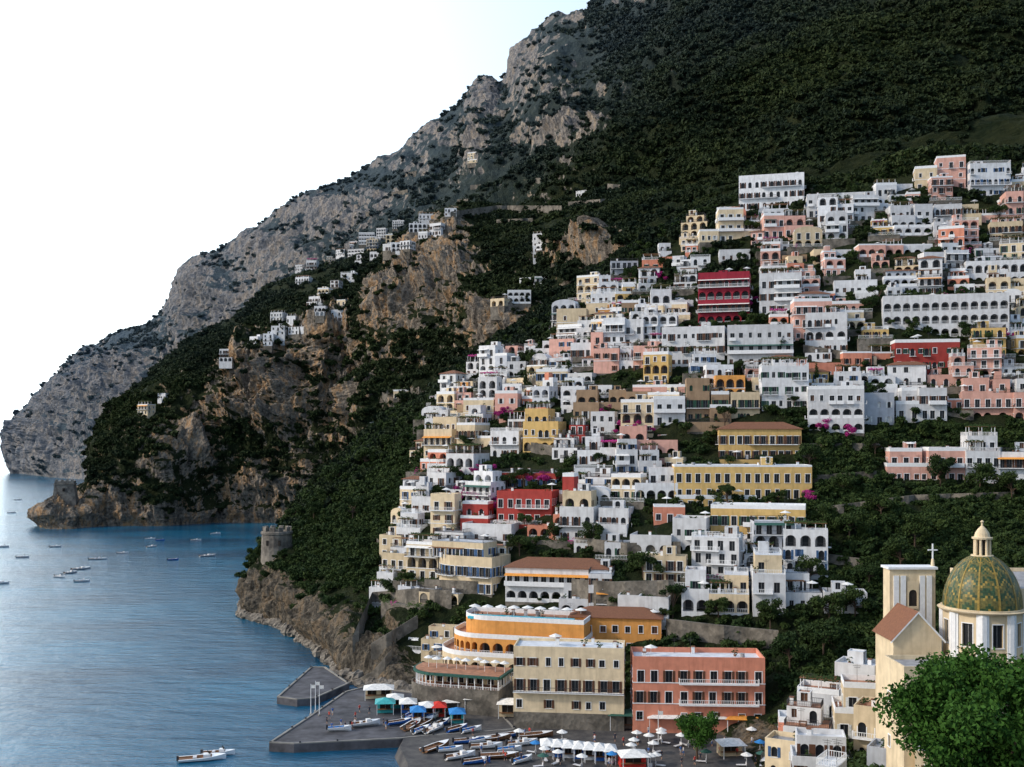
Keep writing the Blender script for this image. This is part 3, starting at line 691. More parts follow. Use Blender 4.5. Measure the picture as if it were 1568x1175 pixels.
for it in range(13000):
    u=rr.uniform(560,1750);v=rr.uniform(260,940)
    if not inpoly(u,v,TP): continue
    if any(a<u<c and b<v<d for a,b,c,d in EX): continue
    gr=vn(np.array([[u/60.+50,v/40.+50,3.]]))[0]
    if gr<.22: continue
    p=hit(u,v,TC)
    if p is None or p.y>520: continue
    w=rr.uniform(7.,13) if it<6000 else rr.uniform(4.5,7.5);d=rr.uniform(4.5,7.);r=max(2.4,w*.32)
    if not free(p.x,p.y+d/2,r): continue
    col=rr.choices('wgcyopsrb',[47,6,18,5,2.5,11,5,2.5,4])[0]
    h=rr.choices([3.1,6.2,9.3],[.2,.5,.3])[0] if it<6000 else rr.choice([3.,3.,6.])
    yaw=-.15-.4*max(0,min(1,(1000-u)/350))+rr.uniform(-.25,.2)
    add_house((p.x,p.y,p.z-.4),yaw,w,h,col,None,None,d,None,it,'H');cnt+=1
print('infill houses',cnt)
# ---------------------------------------------------------------- church
def revolve(mb,prof,n,m,cx=0,cy=0,a0=0,a1=2*math.pi,mfun=None):
    for i in range(n):
        a=a0+(a1-a0)*i/n;c=a0+(a1-a0)*(i+1)/n
        for j,((r,z_),(r2,z2)) in enumerate(zip(prof,prof[1:])):
            mb.poly([(cx+r*math.cos(a),cy+r*math.sin(a),z_),(cx+r*math.cos(c),cy+r*math.sin(c),z_),(cx+r2*math.cos(c),cy+r2*math.sin(c),z2),(cx+r2*math.cos(a),cy+r2*math.sin(a),z2)],mfun(i,j) if mfun else m)
def church():
    Y=165.;s=Y/F;X=(1504-UC)/F*Y
    zf=lambda v:CH+(VH-v)/F*Y
    par=bpy.data.objects.new('domed_church',None);scn.collection.objects.link(par)
    def ch(mb,n,loc=(X,Y,0),yaw=0,sm=False):
        o=mb.obj(n,loc,yaw,sm);o.parent=par;return o
    R=57*s;zb=zf(928);rt=random.Random(8)
    NR=30;mb=MB();prof=[(R*math.cos(t),zb+ (zf(848)-zb)*math.sin(t)) for t in [i*math.pi/2*.93/NR for i in range(NR+1)]]
    def tile(i,j):
        k=i%8
        if k==0: return 'majolica_yellow'
        c=abs(k-4);ph=(j+c)%6
        if ph==0: return 'majolica_yellow' if rt.random()<.6 else 'majolica_olive'
        if ph in (1,2): return 'majolica_green' if rt.random()<.8 else 'majolica_olive'
        return 'majolica_olive' if rt.random()<.75 else 'majolica_green'
    revolve(mb,prof,96,None,mfun=tile)
    ch(mb,'dome',sm=True)
    mb=MB()
    for i in range(12):
        a=2*math.pi*(i*8+.5)/96
        for (r,z_),(r2,z2) in zip(prof,prof[1:]):
            da=.022
            q=[(r+.09,a-da,z_),(r+.09,a+da,z_),(r2+.09,a+da,z2),(r2+.09,a-da,z2)]
            mb.poly([(k*math.cos(b),k*math.sin(b),zz) for k,b,zz in q],'majolica_yellow')
    ch(mb,'dome_ribs')
    mb=MB();n=8;rd=R*1.0
    pts=[(rd*1.04*math.cos(2*math.pi*(i+.5)/n-math.pi/2-math.pi/n*2),rd*1.04*math.sin(2*math.pi*(i+.5)/n-math.pi/2-math.pi/n*2)) for i in range(n)]
    z0=zf(1002);hh=zb-z0-.5
    for i in range(n):
        a=pts[i];b=pts[(i+1)%n];L=math.hypot(b[0]-a[0],b[1]-a[1]);D=((b[0]-a[0])/L,(b[1]-a[1])/L)
        wall(mb,(a,D),L,z0,z0+hh,[dict(a=L/2,w=1.5,zb=hh*.28,h=hh*.5,dep=.4,fill='glass',trim='trim_white',arch=0)],'stucco_c')
        mb.fbox((a,D),-.05,.55,.005,.22,z0,z0+hh,'trim_white');mb.fbox((a,D),L-.55,L+.05,.005,.22,z0,z0+hh,'trim_white')
        mb.fbox((a,D),.56,.9,.004,.12,z0,z0+hh,'trim_white');mb.fbox((a,D),L-.9,L-.56,.004,.12,z0,z0+hh,'trim_white')
    revolve(mb,[(rd*.9,z0+hh),(rd*1.1,z0+hh),(rd*1.14,z0+hh+.25),(rd*1.06,z0+hh+.35),(rd*1.06,z0+hh+.55),(rd*.9,z0+hh+.56)],32,'stucco_c')
    revolve(mb,[(rd*.9,z0-.5),(rd*1.18,z0-.5),(rd*1.16,z0),(rd*.9,z0+.02)],8,'stucco_c',a0=-math.pi/8,a1=2*math.pi-math.pi/8)
    ch(mb,'drum')
    mb=MB();zl=zf(852);r=1.25
    revolve(mb,[(r*1.3,zl-.2),(r*1.3,zl+.2),(r,zl+.25)],16,'stucco_c')
    for i in range(8):
        a=2*math.pi*i/8+.2;mb.cyl(r*.85*math.cos(a),r*.85*math.sin(a),zl+.2,zl+2.6,.22,.2,'stucco_c',8)
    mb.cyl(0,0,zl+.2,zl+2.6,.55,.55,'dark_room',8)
    revolve(mb,[(.2,zl+2.6),(r*1.15,zl+2.6),(r*1.2,zl+2.85),(r*.9,zl+2.95),(r*.8,zl+3.5),(r*.5,zl+4.1),(.15,zl+4.6),(.15,zl+5.0),(.3,zl+5.2),(.0,zl+5.45)],16,'stucco_c')
    ch(mb,'lantern',sm=False)
    g=ground(X,Y)-4
    mb=MB();st=dict(m='stucco_c',rail='white',trim='trim_white',bay=5,roofm='roof_grey',ph=.6,sh=None,mixp=0)
    rnd=random.Random(2)
    zc=z0-.5
    def body(pts,ztop,kind='n',roof='flat',m='stucco_c',z00=None):
        zz=g if z00 is None else z00
        block(mb,pts,zz,kind,ztop-zz,dict(st,m=m),rnd,roof,0)
    body(rect(R*2.3,R*2.3,0,-R*1.15),zc)
    def gable(x0,x1,y0,y1,ze,zr,m):
        mx=(x0+x1)/2
        for y in (y0,y1): mb.poly([(x0,y,g),(x1,y,g),(x1,y,ze),(mx,y,zr),(x0,y,ze)],m)
        for x in (x0,x1): mb.poly([(x,y0,g),(x,y1,g),(x,y1,ze),(x,y0,ze)],m)
        e=.45;sl=(zr-ze)/(mx-x0)
        for sx in (-1,1):
            xe=mx+sx*(mx-x0+e);zl_=ze-sl*e
            mb.poly([(xe,y0-e,zl_+.05),(mx,y0-e,zr+.05),(mx,y1+e,zr+.05),(xe,y1+e,zl_+.05)],'roof_tile')
            mb.poly([(xe,y0-e,zl_-.25),(mx,y0-e,zr-.25),(mx,y0-e,zr+.045),(xe,y0-e,zl_+.045)],'trim_white')
            mb.poly([(xe,y0-e,zl_-.25),(mx,y0-e,zr-.25),(mx,y0,zr-.25),(xe,y0,zl_-.25)],'trim_white')
    gable(-R*2.45,-R*1.16,-1,7,zf(975),zf(935),'stucco_c')
    body(rect(7.2,3.,-R*1.35,8.),zf(888),'n',m='stucco_c')
    mb.box(-R*1.35-3.9,-R*1.35+3.9,7.7,11.3,zf(888)+.602,zf(888)+.95,'trim_white')
    for e in (-3.,2.2,-1.9,1.1): mb.box(-R*1.35+e,-R*1.35+e+.8,7.8,7.99,g,zf(892),'trim_white')
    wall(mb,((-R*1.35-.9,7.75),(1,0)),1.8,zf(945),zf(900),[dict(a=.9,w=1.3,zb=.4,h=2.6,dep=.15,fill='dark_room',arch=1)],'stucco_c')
    cxx=-R*.68;cz=zf(888)+.9
    mb.cyl(cxx,9.5,cz,cz+1.2,.35,.2,'stucco_c',8);mb.box(cxx-.09,cxx+.09,9.4,9.6,cz+1.2,cz+3.6,'trim_white');mb.box(cxx-.75,cxx+.75,9.41,9.59,cz+2.5,cz+2.68,'trim_white')
    body(rect(14,26,R*2.1,-2),zf(905),'n',m='stucco_c')
    block(mb,rect(9,8,-R*2.1,-7-R),g,'nww',(zf(1000)-g)/3,dict(st,bay=3),rnd,'flat',0)
    ch(mb,'nave_and_transept')
    FOOT.append((X,Y+4,R*2.4,14,0))
church()
# ---------------------------------------------------------------- towers
def round_tower():
    p=Vector(P3(419,862,366));mb=MB();s=p.y/F;R=23*s;H=52*s;zb=-6
    n=20
    prof=[(R*1.12,zb),(R*1.04,H*.3),(R,H*.8),(R*1.06,H*.82),(R*1.06,H*.88),(R*.98,H*.9),(R*.98,H*.91),(R*.8,H*.91),(R*.8,H*.85),(0,H*.85)]
    revolve(mb,prof,n,'tower_stone')
    for i in range(10):
        a=2*math.pi*i/10;c=a+.35
        q=[(R*.8,a),(R*.99,a),(R*.99,c),(R*.8,c)];lo=[(r*math.cos(b),r*math.sin(b),H*.9) for r,b in q];hi=[(x,y,H*1.03) for x,y,_ in lo]
        mb.poly(hi,'tower_stone')
        for k in range(4): mb.poly([lo[k],lo[(k+1)%4],hi[(k+1)%4],hi[k]],'tower_stone')
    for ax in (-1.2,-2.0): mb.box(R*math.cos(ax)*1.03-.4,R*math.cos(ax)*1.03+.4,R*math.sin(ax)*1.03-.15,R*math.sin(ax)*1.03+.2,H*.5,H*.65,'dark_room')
    mb.obj('round_watchtower',(p.x,p.y+R,p.z));FOOT.append((p.x,p.y+R,R+1,R+1,0))
def square_tower():
    Y=722.;x=(94-UC)/F*Y;s=Y/F;w=15*s
    gz=max(ground(x+dx,Y+w+dy,TB) for dx in (-5,0,5) for dy in (-8,0,8));zt=CH+(VH-744)/F*Y;H=max(12,zt-gz+1);mb=MB();print('tower',gz,zt,H)
    b=[(-w,-w),(w,-w),(w,w),(-w,w)]
    for z0,z1,k0,k1 in ((-9,H*.82,1.3,.92),(H*.82,H*.86,1.02,1.02),(H*.86,H,.92,.92)):
        for i in range(4):
            a=b[i];c=b[(i+1)%4];mb.poly([(a[0]*k0,a[1]*k0,z0),(c[0]*k0,c[1]*k0,z0),(c[0]*k1,c[1]*k1,z1),(a[0]*k1,a[1]*k1,z1)],'tower_stone')
        mb.poly([(x_*k1,y_*k1,z1) for x_,y_ in b],'tower_stone')
    for q in (-.85,-.3,.2,.65): mb.box(w*q,w*(q+.2),-w*.92,-w*.6,H,H+1.2,'tower_stone')
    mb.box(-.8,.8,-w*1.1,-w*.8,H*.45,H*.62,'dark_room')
    mb.obj('square_watchtower',(x,Y+w,gz-1),.25);FOOT.append((x,Y+w,w+3,w+3,0))
round_tower();square_tower()
# ---------------------------------------------------------------- retaining walls
def strip_wall(name,uv,h,T=None,step=8,t=.6,m='stone_wall'):
    pts=[]
    for (a,b),(c,d) in zip(uv,uv[1:]):
        n=max(2,int(abs(c-a)/step))
        for i in range(n): 
            p=hit(a+(c-a)*i/n,b+(d-b)*i/n,T)
            if p is not None and (not pts or abs(p.y-pts[-1].y)<14): pts.append(p)
    if len(pts)<2: return
    mb=MB()
    for p,q in zip(pts,pts[1:]):
        for dy in (-t/2,t/2): mb.poly([(p.x,p.y+dy,p.z-4),(q.x,q.y+dy,q.z-4),(q.x,q.y+dy,q.z+h),(p.x,p.y+dy,p.z+h)],m)
        mb.poly([(p.x,p.y-t/2,p.z+h),(q.x,q.y-t/2,q.z+h),(q.x,q.y+t/2,q.z+h),(p.x,p.y+t/2,p.z+h)],m)
    mb.obj(name)
for uv,h in [([(690,335),(760,325),(860,326),(960,325),(1050,322)],5),([(700,312),(800,305),(900,300)],4),([(560,330),(640,315),(690,300)],4),([(820,280),(900,276)],4),([(600,300),(680,285)],4),([(870,318),(1000,308)],4),([(560,655),(640,652)],4),([(585,608),(650,602)],4),([(620,270),(690,258)],4),([(640,330),(720,312)],4),([(720,290),(800,284)],4),([(930,290),(1040,300)],4),([(640,245),(700,235)],4),([(760,345),(840,342)],4)]: strip_wall('terrace_retaining_wall',uv,h)
for uv,h in [([(540,1000),(570,930),(640,925),(700,930)],4),([(875,925),(940,930),(1040,928)],6),([(1020,975),(1100,985),(1200,995)],4),([(1240,690),(1360,690)],2),([(1250,790),(1400,770),(1560,765)],2),([(1240,740),(1350,732)],2),([(1260,860),(1330,870)],2),([(880,840),(960,850),(1050,848)],3),([(1310,925),(1360,940),(1400,965),(1440,975)],1.5),([(1230,540),(1350,560)],2.5),([(1330,430),(1480,420)],2.5),([(800,690),(860,700)],3),([(650,905),(760,910)],3),([(600,1010),(570,1045),(540,1060)],2.5),([(640,960),(600,985),(560,1010)],3)]: strip_wall('stone_retaining_wall',uv,h,TC)
# ---------------------------------------------------------------- quay, sea
def slab(name,uv,z1,m,z0=-3):
    P=[PZ(u,v,z1) for u,v in uv];mb=MB();mb.poly(P,m);n=len(P)
    for i in range(n):
        a=P[i];b=P[(i+1)%n];mb.poly([(a[0],a[1],z0),(b[0],b[1],z0),b,a],'concrete')
    for i in range(n):
        a=P[i];b=P[(i+1)%n];L=math.hypot(b[0]-a[0],b[1]-a[1])
        D=((b[0]-a[0])/L,(b[1]-a[1])/L);mb.fbox(((a[0],a[1]),D),0,L,-.45,.0,z1+.004,z1+.22,'concrete_light')
        for k in range(int(L/7)): mb.fbox(((a[0],a[1]),D),k*7+1,k*7+1.3,-.35,-.05,z1+.22,z1+.55,'iron')
    return mb.obj(name)
slab('stone_pier',[(424,1068),(455,1072),(482,1070),(535,1047),(498,1022),(476,1022)],1.5,'concrete')
slab('harbour_quay',[(412,1138),(450,1140),(612,1132),(655,1128),(790,1118),(760,1085),(640,1062),(560,1052),(528,1060),(470,1100)],1.6,'concrete')
# armour rocks along the shore and the quay foot
def rock_mesh(seed):
    r=random.Random(seed);mb=MB();n=7;L=[]
    for k,(zz,rr_) in enumerate([(-.6,.8),(0,1.),(.5,.75),(.75,.3)]): L.append([(rr_*math.cos(2*math.pi*i/n+k*.3)*r.uniform(.75,1.2),rr_*math.sin(2*math.pi*i/n+k*.3)*r.uniform(.75,1.2),zz*r.uniform(.8,1.2)) for i in range(n)])
    for a,b in zip(L,L[1:]):
        for i in range(n): mb.poly([a[i],a[(i+1)%n],b[(i+1)%n],b[i]],'tower_stone')
    mb.poly(L[-1],'tower_stone');return mb
rks=[rock_mesh(i) for i in range(4)];cr=bpy.data.collections.new('shore_rock')
for i,q in enumerate(rks):
    o=q.obj('shore_rock_shape');scn.collection.objects.unlink(o);cr.objects.link(o)
# ---- sea
m,nt,b=newmat('sea_water')
gp=N(nt,'ShaderNodeNewGeometry').outputs['Position']
nA=noise(nt,.012,gp,5,sc3=(1,2.2,1));k=mix(nt,ramp(nt,nA,[(.35,(0,)),(.7,(1,))]),(.003,.055,.12),(.01,.15,.27))
nt.links.new(k,b.inputs['Base Color']);b.inputs['Roughness'].default_value=.15;b.inputs['IOR'].default_value=1.45
h=math_(nt,'ADD',noise(nt,.5,gp,6,.65,(1,1.8,1)),math_(nt,'MULTIPLY',noise(nt,.09,gp,3,.5,(1,2.4,1)),2.5))
bump(nt,b,h,.9,.42)
me=bpy.data.meshes.new('sea');me.from_pydata([(-60000,-3000,0),(60000,-3000,0),(60000,60000,0),(-60000,60000,0)],[],[(0,1,2,3)]);me.materials.append(m)
o=bpy.data.objects.new('sea',me);scn.collection.objects.link(o)
m,nt,b=newmat('beach_gravel');k=mix(nt,ramp(nt,noise(nt,.35,detail=8,rough=.7),[(.35,(0,)),(.65,(1,))]),(.03,.03,.035),(.1,.095,.09));nt.links.new(k,b.inputs['Base Color']);b.inputs['Roughness'].default_value=.95
bump(nt,b,noise(nt,6),.6,.08)
pl=[PZ(u,v,1.75) for u,v in [(622,1122),(612,1145),(625,1170),(612,1215),(1000,1260),(1230,1220),(1215,1128),(1190,1090),(1000,1085),(860,1078),(760,1072),(690,1068)]]
me=bpy.data.meshes.new('beach');low=[(x+(-1.5 if i<4 else 0),y,-1.) for i,(x,y,_) in enumerate(pl)];n=len(pl)
me.from_pydata(pl+low,[],[tuple(range(n))]+[(i,(i+1)%n,n+(i+1)%n,n+i) for i in range(n)]);me.materials.append(m);o=bpy.data.objects.new('beach',me);scn.collection.objects.link(o)
# ---------------------------------------------------------------- boats
def boat(L,deck='boat_white',hull='boat_white',cabin=True,cover=None):
    mb=MB();n=10;W_=L*.17;sec=[]
    for i in range(n+1):
        t=i/n;w=W_*(1-max(0,(t-.45)/.55)**2.2);w=max(w,.02);sh=.55+.35*t*t;x=-L/2+L*t
        sec.append([(x,-w,sh),(x,-w*.82,.15),(x,0,-.25),(x,w*.82,.15),(x,w,sh),(x,w*.8,sh),(x,w*.72,.3),(x,-w*.72,.3),(x,-w*.8,sh)])
    for a,c in zip(sec,sec[1:]):
        for k in range(9):
            q=(k+1)%9;mm=hull if k<4 else (deck if k in(4,8) else 'wood')
            if cover and k in (5,6,7): mm=cover
            mb.poly([a[k],c[k],c[q],a[q]],mm)
    mb.poly(sec[0],hull)
    mb.poly([(p[0],p[1],p[2]+.02) for p in (sec[7][0],sec[8][0],sec[9][0],sec[10][0],sec[10][4],sec[9][4],sec[8][4],sec[7][4])],deck)
    if cabin:
        mb.box(L*.02,L*.17,-W_*.5,W_*.5,.3,1.1,deck);mb.poly([(L*.17,-W_*.5,1.1),(L*.17,W_*.5,1.1),(L*.1,W_*.45,1.55),(L*.1,-W_*.45,1.55)],'glass')
        mb.box(-L*.2,-L*.12,-W_*.6,W_*.6,.3,.75,'cloth_light')
    else:
        for q in (-.25,0,.2): mb.box(L*q-.12,L*q+.12,-W_*.75,W_*.75,.4,.46,'wood')
    mb.box(-L/2-.35,-L/2+.05,-.2,.2,.1,1.05,'iron')
    return mb
bt=[boat(8.5),boat(6.),boat(5.,cabin=False,hull='blue_paint'),boat(4.6,cabin=False,cover='awning_blue'),boat(7,cabin=False,hull='wood')]
for (u,v,k,yw) in [(310,1164,0,.25),(335,1156,1,.1),(455,1147,1,.1),(318,852,0,.6),(92,884,1,-.4),(124,872,0,.7),(126,891,1,.3),(35,854,1,.2),(85,838,1,.5),(230,826,1,.1),(245,828,2,.1),(188,848,1,0),(150,857,0,.2),(5,838,1,.2),(108,878,1,.9),(330,818,1,.3),(18,786,1,.2),(28,766,1,.2),(300,828,1,.1),(265,858,2,.4),(2,894,1,.3),(232,838,1,.8),(75,800,1,.1)]:
    p=PZ(u,v,0);bt[k].obj('motorboat',(p[0],p[1],.05),yw)
for i,(u,v,k,yw) in enumerate([(755,1133,4,.3),(715,1137,2,.2),(735,1136,3,.35),(690,1105,3,.8),(675,1110,2,.9),(662,1100,3,1.),(628,1098,3,1.1),(640,1092,2,1.),(765,1160,4,.1),(690,1150,3,.2),(612,1108,2,.4),(850,1150,2,.6),(650,1108,4,1.1),(665,1118,1,1.),(520,1118,3,.1),(780,1128,2,.4),(645,1120,3,.9),(632,1112,4,1.2),(700,1118,2,.7),(800,1140,1,.3),(722,1120,3,.6),(700,1092,2,1.),(820,1128,4,.2),(745,1145,1,.15),(705,1160,1,.5),(730,1168,2,.3),(800,1166,3,.7),(668,1146,4,.9),(780,1150,3,.2),(560,1110,1,.4)]):
    p=PZ(u,v,1.9);bt[k].obj('beached_boat',(p[0],p[1],1.95),yw)
def kiosk(u,v,w,col,roofc,name='beach_kiosk',yaw=.1,z0=1.75,hh=2.3):
    p=PZ(u,v,z0);mb=MB()
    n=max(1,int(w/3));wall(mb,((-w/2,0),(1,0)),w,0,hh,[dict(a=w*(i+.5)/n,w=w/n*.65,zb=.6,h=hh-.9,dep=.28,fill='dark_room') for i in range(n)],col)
    mb.box(-w/2,w/2,.31,2.6,0,hh,col);mb.box(-w/2-.02,w/2+.02,-.7,-.0,.85,.92,'wood')
    for x in (-w/2,w/2-.1): mb.box(x,x+.1,-1.9,-1.8,0,hh+.05,'trim_white')
    a=[(-w/2-.4,-2.1,hh+.05),(w/2+.4,-2.1,hh+.05),(w/2+.4,2.9,hh+.05),(-w/2-.4,2.9,hh+.05)]
    k=max(.0,1-4./w);t=[(x*k,.5,hh+.9) for x,_,_ in a]
    for i in range(4): mb.poly([a[i],a[(i+1)%4],t[(i+1)%4],t[i]],roofc)
    mb.obj(name,p,yaw)
kiosk(590,1092,3.5,'teal_paint','teal_paint');kiosk(605,1085,3,'teal_paint','awning_white');kiosk(672,1098,2.5,'canvas_red','canvas_red');kiosk(580,1070,6,'stucco_c','awning_white')
kiosk(655,1098,3,'blue_paint','awning_white');kiosk(970,1176,4.5,'canvas_red','awning_white');kiosk(1120,1158,4,'stucco_c','awning_white');kiosk(640,1105,2.5,'blue_paint','awning_blue')
kiosk(625,1092,3,'blue_paint','awning_white');kiosk(690,1090,3,'awning_orange','awning_white');kiosk(700,1108,2.6,'teal_paint','awning_blue')
for i in range(7): kiosk(838+i*16,1158+i*1.5,1.8,'blue_paint' if i%2 else 'boat_white','awning_white','beach_cabin',.0)
for i,(u,v,w,c,r) in enumerate([(790,1098,7,'stucco_c','awning_white'),(845,1103,7,'stucco_w','awning_white'),(900,1110,8,'stucco_w','awning_white'),(965,1116,8,'stone_wall','awning_green'),(1025,1120,8,'stucco_c','awning_white'),(1085,1120,7,'stucco_w','awning_white'),(1140,1122,7,'stucco_w','awning_orange'),(735,1090,6,'stone_wall','awning_white')]): kiosk(u,v,w,c,r,'beach_restaurant',-.08,1.9,2.9)
for i in range(26):
    mb=MB();umbrella(mb,0,0,0,random.Random(i).choice(['awning_white','awning_white','awning_blue','awning_white','awning_green']),1.1);u=790+random.Random(i+9).uniform(0,390);v=1132+random.Random(i+99).uniform(0,45);p=PZ(u,v,1.75);mb.box(-.3,.3,-1.8,-.1,.3,.38,'cloth_light');mb.box(-.3,.3,-.1,-.02,.38,.8,'cloth_light');mb.box(-.28,-.22,-1.6,-1.5,0,.3,'iron');mb.box(.22,.28,-1.6,-1.5,0,.3,'iron');mb.obj('beach_umbrella',p,i)
for u,v in [(476,1095),(483,1090),(489,1096),(1008,1140),(860,1100)]:
    p=PZ(u,v,1.6);mb=MB();mb.cyl(0,0,0,6.5,.09,.05,'trim_white',6);mb.box(-.05,.9,-.02,.02,5.6,6.3,'awning_white');mb.cyl(0,0,0,.3,.3,.3,'concrete_light',8);mb.obj('flagpole',p)
# ---------------------------------------------------------------- people
def person_mesh(pose,shirt,pants):
    J={'pel':(0,0,.95),'ch':(0,0,1.25),'sh':(0,0,1.42),'nk':(0,-.01,1.52),'hd':(0,-.02,1.62),'tp':(0,-.02,1.72)}
    s=.22 if pose else .05
    for q,sg in (('l',-1),('r',1)):
        J[q+'s']=(sg*.19,0,1.4);J[q+'e']=(sg*.25,.05-sg*s*.4,1.13);J[q+'w']=(sg*.26,-.08-sg*s*.6,.9);J[q+'h']=(sg*.26,-.1-sg*s*.6,.8)
        J[q+'p']=(sg*.1,0,.9);J[q+'k']=(sg*.11,-.03+sg*s*.6,.5);J[q+'a']=(sg*.11,.03+sg*s,.09);J[q+'f']=(sg*.12,-.15+sg*s,.04)
    rad=dict(pel=.14,ch=.15,sh=.13,nk=.055,hd=.095,tp=.07,s=.065,e=.045,w=.032,h=.035,p=.09,k=.06,a=.042,f=.035)
    ks=list(J);E=[('pel','ch'),('ch','sh'),('sh','nk'),('nk','hd'),('hd','tp')]
    for q in 'lr': E+=[('sh',q+'s'),(q+'s',q+'e'),(q+'e',q+'w'),(q+'w',q+'h'),('pel',q+'p'),(q+'p',q+'k'),(q+'k',q+'a'),(q+'a',q+'f')]
    me=bpy.data.meshes.new('pm');me.from_pydata([J[k] for k in ks],[(ks.index(a),ks.index(b)) for a,b in E],[])
    o=bpy.data.objects.new('pm',me);scn.collection.objects.link(o);o.modifiers.new('s','SKIN')
    for k,sv in zip(ks,me.skin_vertices[0].data):
        r=rad.get(k) or rad[k[1]];sv.radius=(r,r*.8);sv.use_root=(k=='pel')
    o.modifiers.new('d','SUBSURF').levels=1
    dg=bpy.context.evaluated_depsgraph_get();nm=bpy.data.meshes.new_from_object(o.evaluated_get(dg));bpy.data.objects.remove(o)
    nm.materials.clear()
    for x in (shirt,pants,'skin','hair'): nm.materials.append(MATS[x])
    for p in nm.polygons:
        c=p.center;p.use_smooth=True
        if c.z>1.66 or (c.z>1.56 and c.y>.0): k=3
        elif c.z>1.49 or (abs(c.x)>.21 and c.z<1.15): k=2
        elif c.z>.95: k=0
        elif c.z>.45: k=1
        else: k=2
        p.material_index=k
    return nm
pm=[person_mesh(0,'cloth_dark','cloth_dark'),person_mesh(1,'cloth_light','cloth_blue'),person_mesh(1,'cloth_red','cloth_dark'),person_mesh(0,'cloth_blue','cloth_light')]
rp=random.Random(5)
for i in range(80):
    u,v=(rp.uniform(500,640),rp.uniform(1085,1120)) if i<20 else (rp.uniform(720,1190),rp.uniform(1125,1174))
    p=PZ(u,v,1.6 if i<20 else 1.75);o=bpy.data.objects.new('person',pm[i%4]);scn.collection.objects.link(o);o.location=p;o.rotation_euler=(0,0,rp.uniform(0,6.28))
# ---------------------------------------------------------------- vegetation
def leaf_arrays(lobes,n,size,r,inner=.55):
    c=np.array([l[:3] for l in lobes]);R=np.array([l[3] for l in lobes]);w=R**2;i=r.choice(len(lobes),n,p=w/w.sum())
    d=r.normal(size=(n,3));d/=np.linalg.norm(d,axis=1,keepdims=True);rad=R[i]*(r.uniform(inner,1.12,n))
    P=c[i]+d*rad[:,None]*np.array([1,1,.8])
    a=r.normal(size=(n,3))+d*.2;a/=np.linalg.norm(a,axis=1,keepdims=True);b=np.cross(a,r.normal(size=(n,3)));b/=np.linalg.norm(b,axis=1,keepdims=True)
    s=size*r.uniform(.5,1.5,n)[:,None]
    V=np.stack([P-a*s,P+b*s*.55,P+a*s,P-b*s*.55],1).reshape(-1,3);return V,np.arange(4*n).reshape(n,4)
def leafmesh(name,lobes,n,size,seed,mat,trunk=None,inner=.55):
    r=np.random.default_rng(seed);V,Q=leaf_arrays(lobes,n,size,r,inner)
    vs=V.tolist();fs=Q.tolist();mi=[0]*len(fs)
    if trunk:
        t=MB()
        for (p,q,r0,r1) in trunk:
            p=Vector(p);q=Vector(q);d=(q-p).normalized();a=d.orthogonal().normalized();b2=d.cross(a)
            for k in range(7):
                x=2*math.pi*k/7;y=2*math.pi*(k+1)/7
                t.poly([tuple(p+(a*math.cos(x)+b2*math.sin(x))*r0),tuple(p+(a*math.cos(y)+b2*math.sin(y))*r0),tuple(q+(a*math.cos(y)+b2*math.sin(y))*r1),tuple(q+(a*math.cos(x)+b2*math.sin(x))*r1)],'bark')
        b0=len(vs);vs+=t.v;fs+=[[b0+i for i in f] for f in t.f];mi+=[1]*len(t.f)
    me=bpy.data.meshes.new(name);me.from_pydata(vs,[],fs);me.materials.append(MATS[mat])
    if trunk: me.materials.append(MATS['bark'])
    me.polygons.foreach_set('material_index',mi);return me
def lobes(seed,n,R,H,lr):
    r=random.Random(seed);o=[]
    for i in range(n):
        a=r.uniform(0,6.28);k=r.uniform(.15,1)*R;o.append((k*math.cos(a),k*math.sin(a),H*r.uniform(.1,1),lr*r.uniform(.6,1.2)))
    return o
def proto(cname,mat,n=3,leaves=260,size=.2,flat=.5):
    col=bpy.data.collections.new(cname)
    for i in range(n):
        me=leafmesh(cname+'_clump',lobes(i+len(cname),6,.7,flat,.48),leaves,size,i,mat)
        col.objects.link(bpy.data.objects.new(cname+'_clump',me))
    return col
def scatter(name,pts,sc,col):
    me=bpy.data.meshes.new(name);me.from_pydata(pts.tolist(),[],[]);me.attributes.new('sc','FLOAT','POINT').data.foreach_set('value',sc.astype(np.float32))
    o=bpy.data.objects.new(name,me);scn.collection.objects.link(o)
    g=bpy.data.node_groups.new(name,'GeometryNodeTree');g.interface.new_socket('Geometry',in_out='INPUT',socket_type='NodeSocketGeometry');g.interface.new_socket('Geometry',in_out='OUTPUT',socket_type='NodeSocketGeometry')
    gi=g.nodes.new('NodeGroupInput');go=g.nodes.new('NodeGroupOutput');ip=g.nodes.new('GeometryNodeInstanceOnPoints');ci=g.nodes.new('GeometryNodeCollectionInfo')
    ci.inputs['Collection'].default_value=col;ci.inputs['Separate Children'].default_value=True;ci.inputs['Reset Children'].default_value=True
    na=g.nodes.new('GeometryNodeInputNamedAttribute');na.data_type='FLOAT';na.inputs['Name'].default_value='sc'
    rv=g.nodes.new('FunctionNodeRandomValue');rv.data_type='FLOAT_VECTOR';rv.inputs[0].default_value=(-.25,-.25,0);rv.inputs[1].default_value=(.25,.25,6.28)
    L=g.links.new;L(gi.outputs[0],ip.inputs['Points']);L(ci.outputs[0],ip.inputs['Instance']);ip.inputs['Pick Instance'].default_value=True
    L(rv.outputs[0],ip.inputs['Rotation']);L([q for q in na.outputs if q.enabled and q.name=='Attribute'][0],ip.inputs['Scale']);L(ip.outputs[0],go.inputs[0])
    o.modifiers.new('scatter','NODES').node_group=g;return o
sh=(TC['P'][...,2]>-.6)&(TC['P'][...,2]<1.6)&(TC['U']<640)
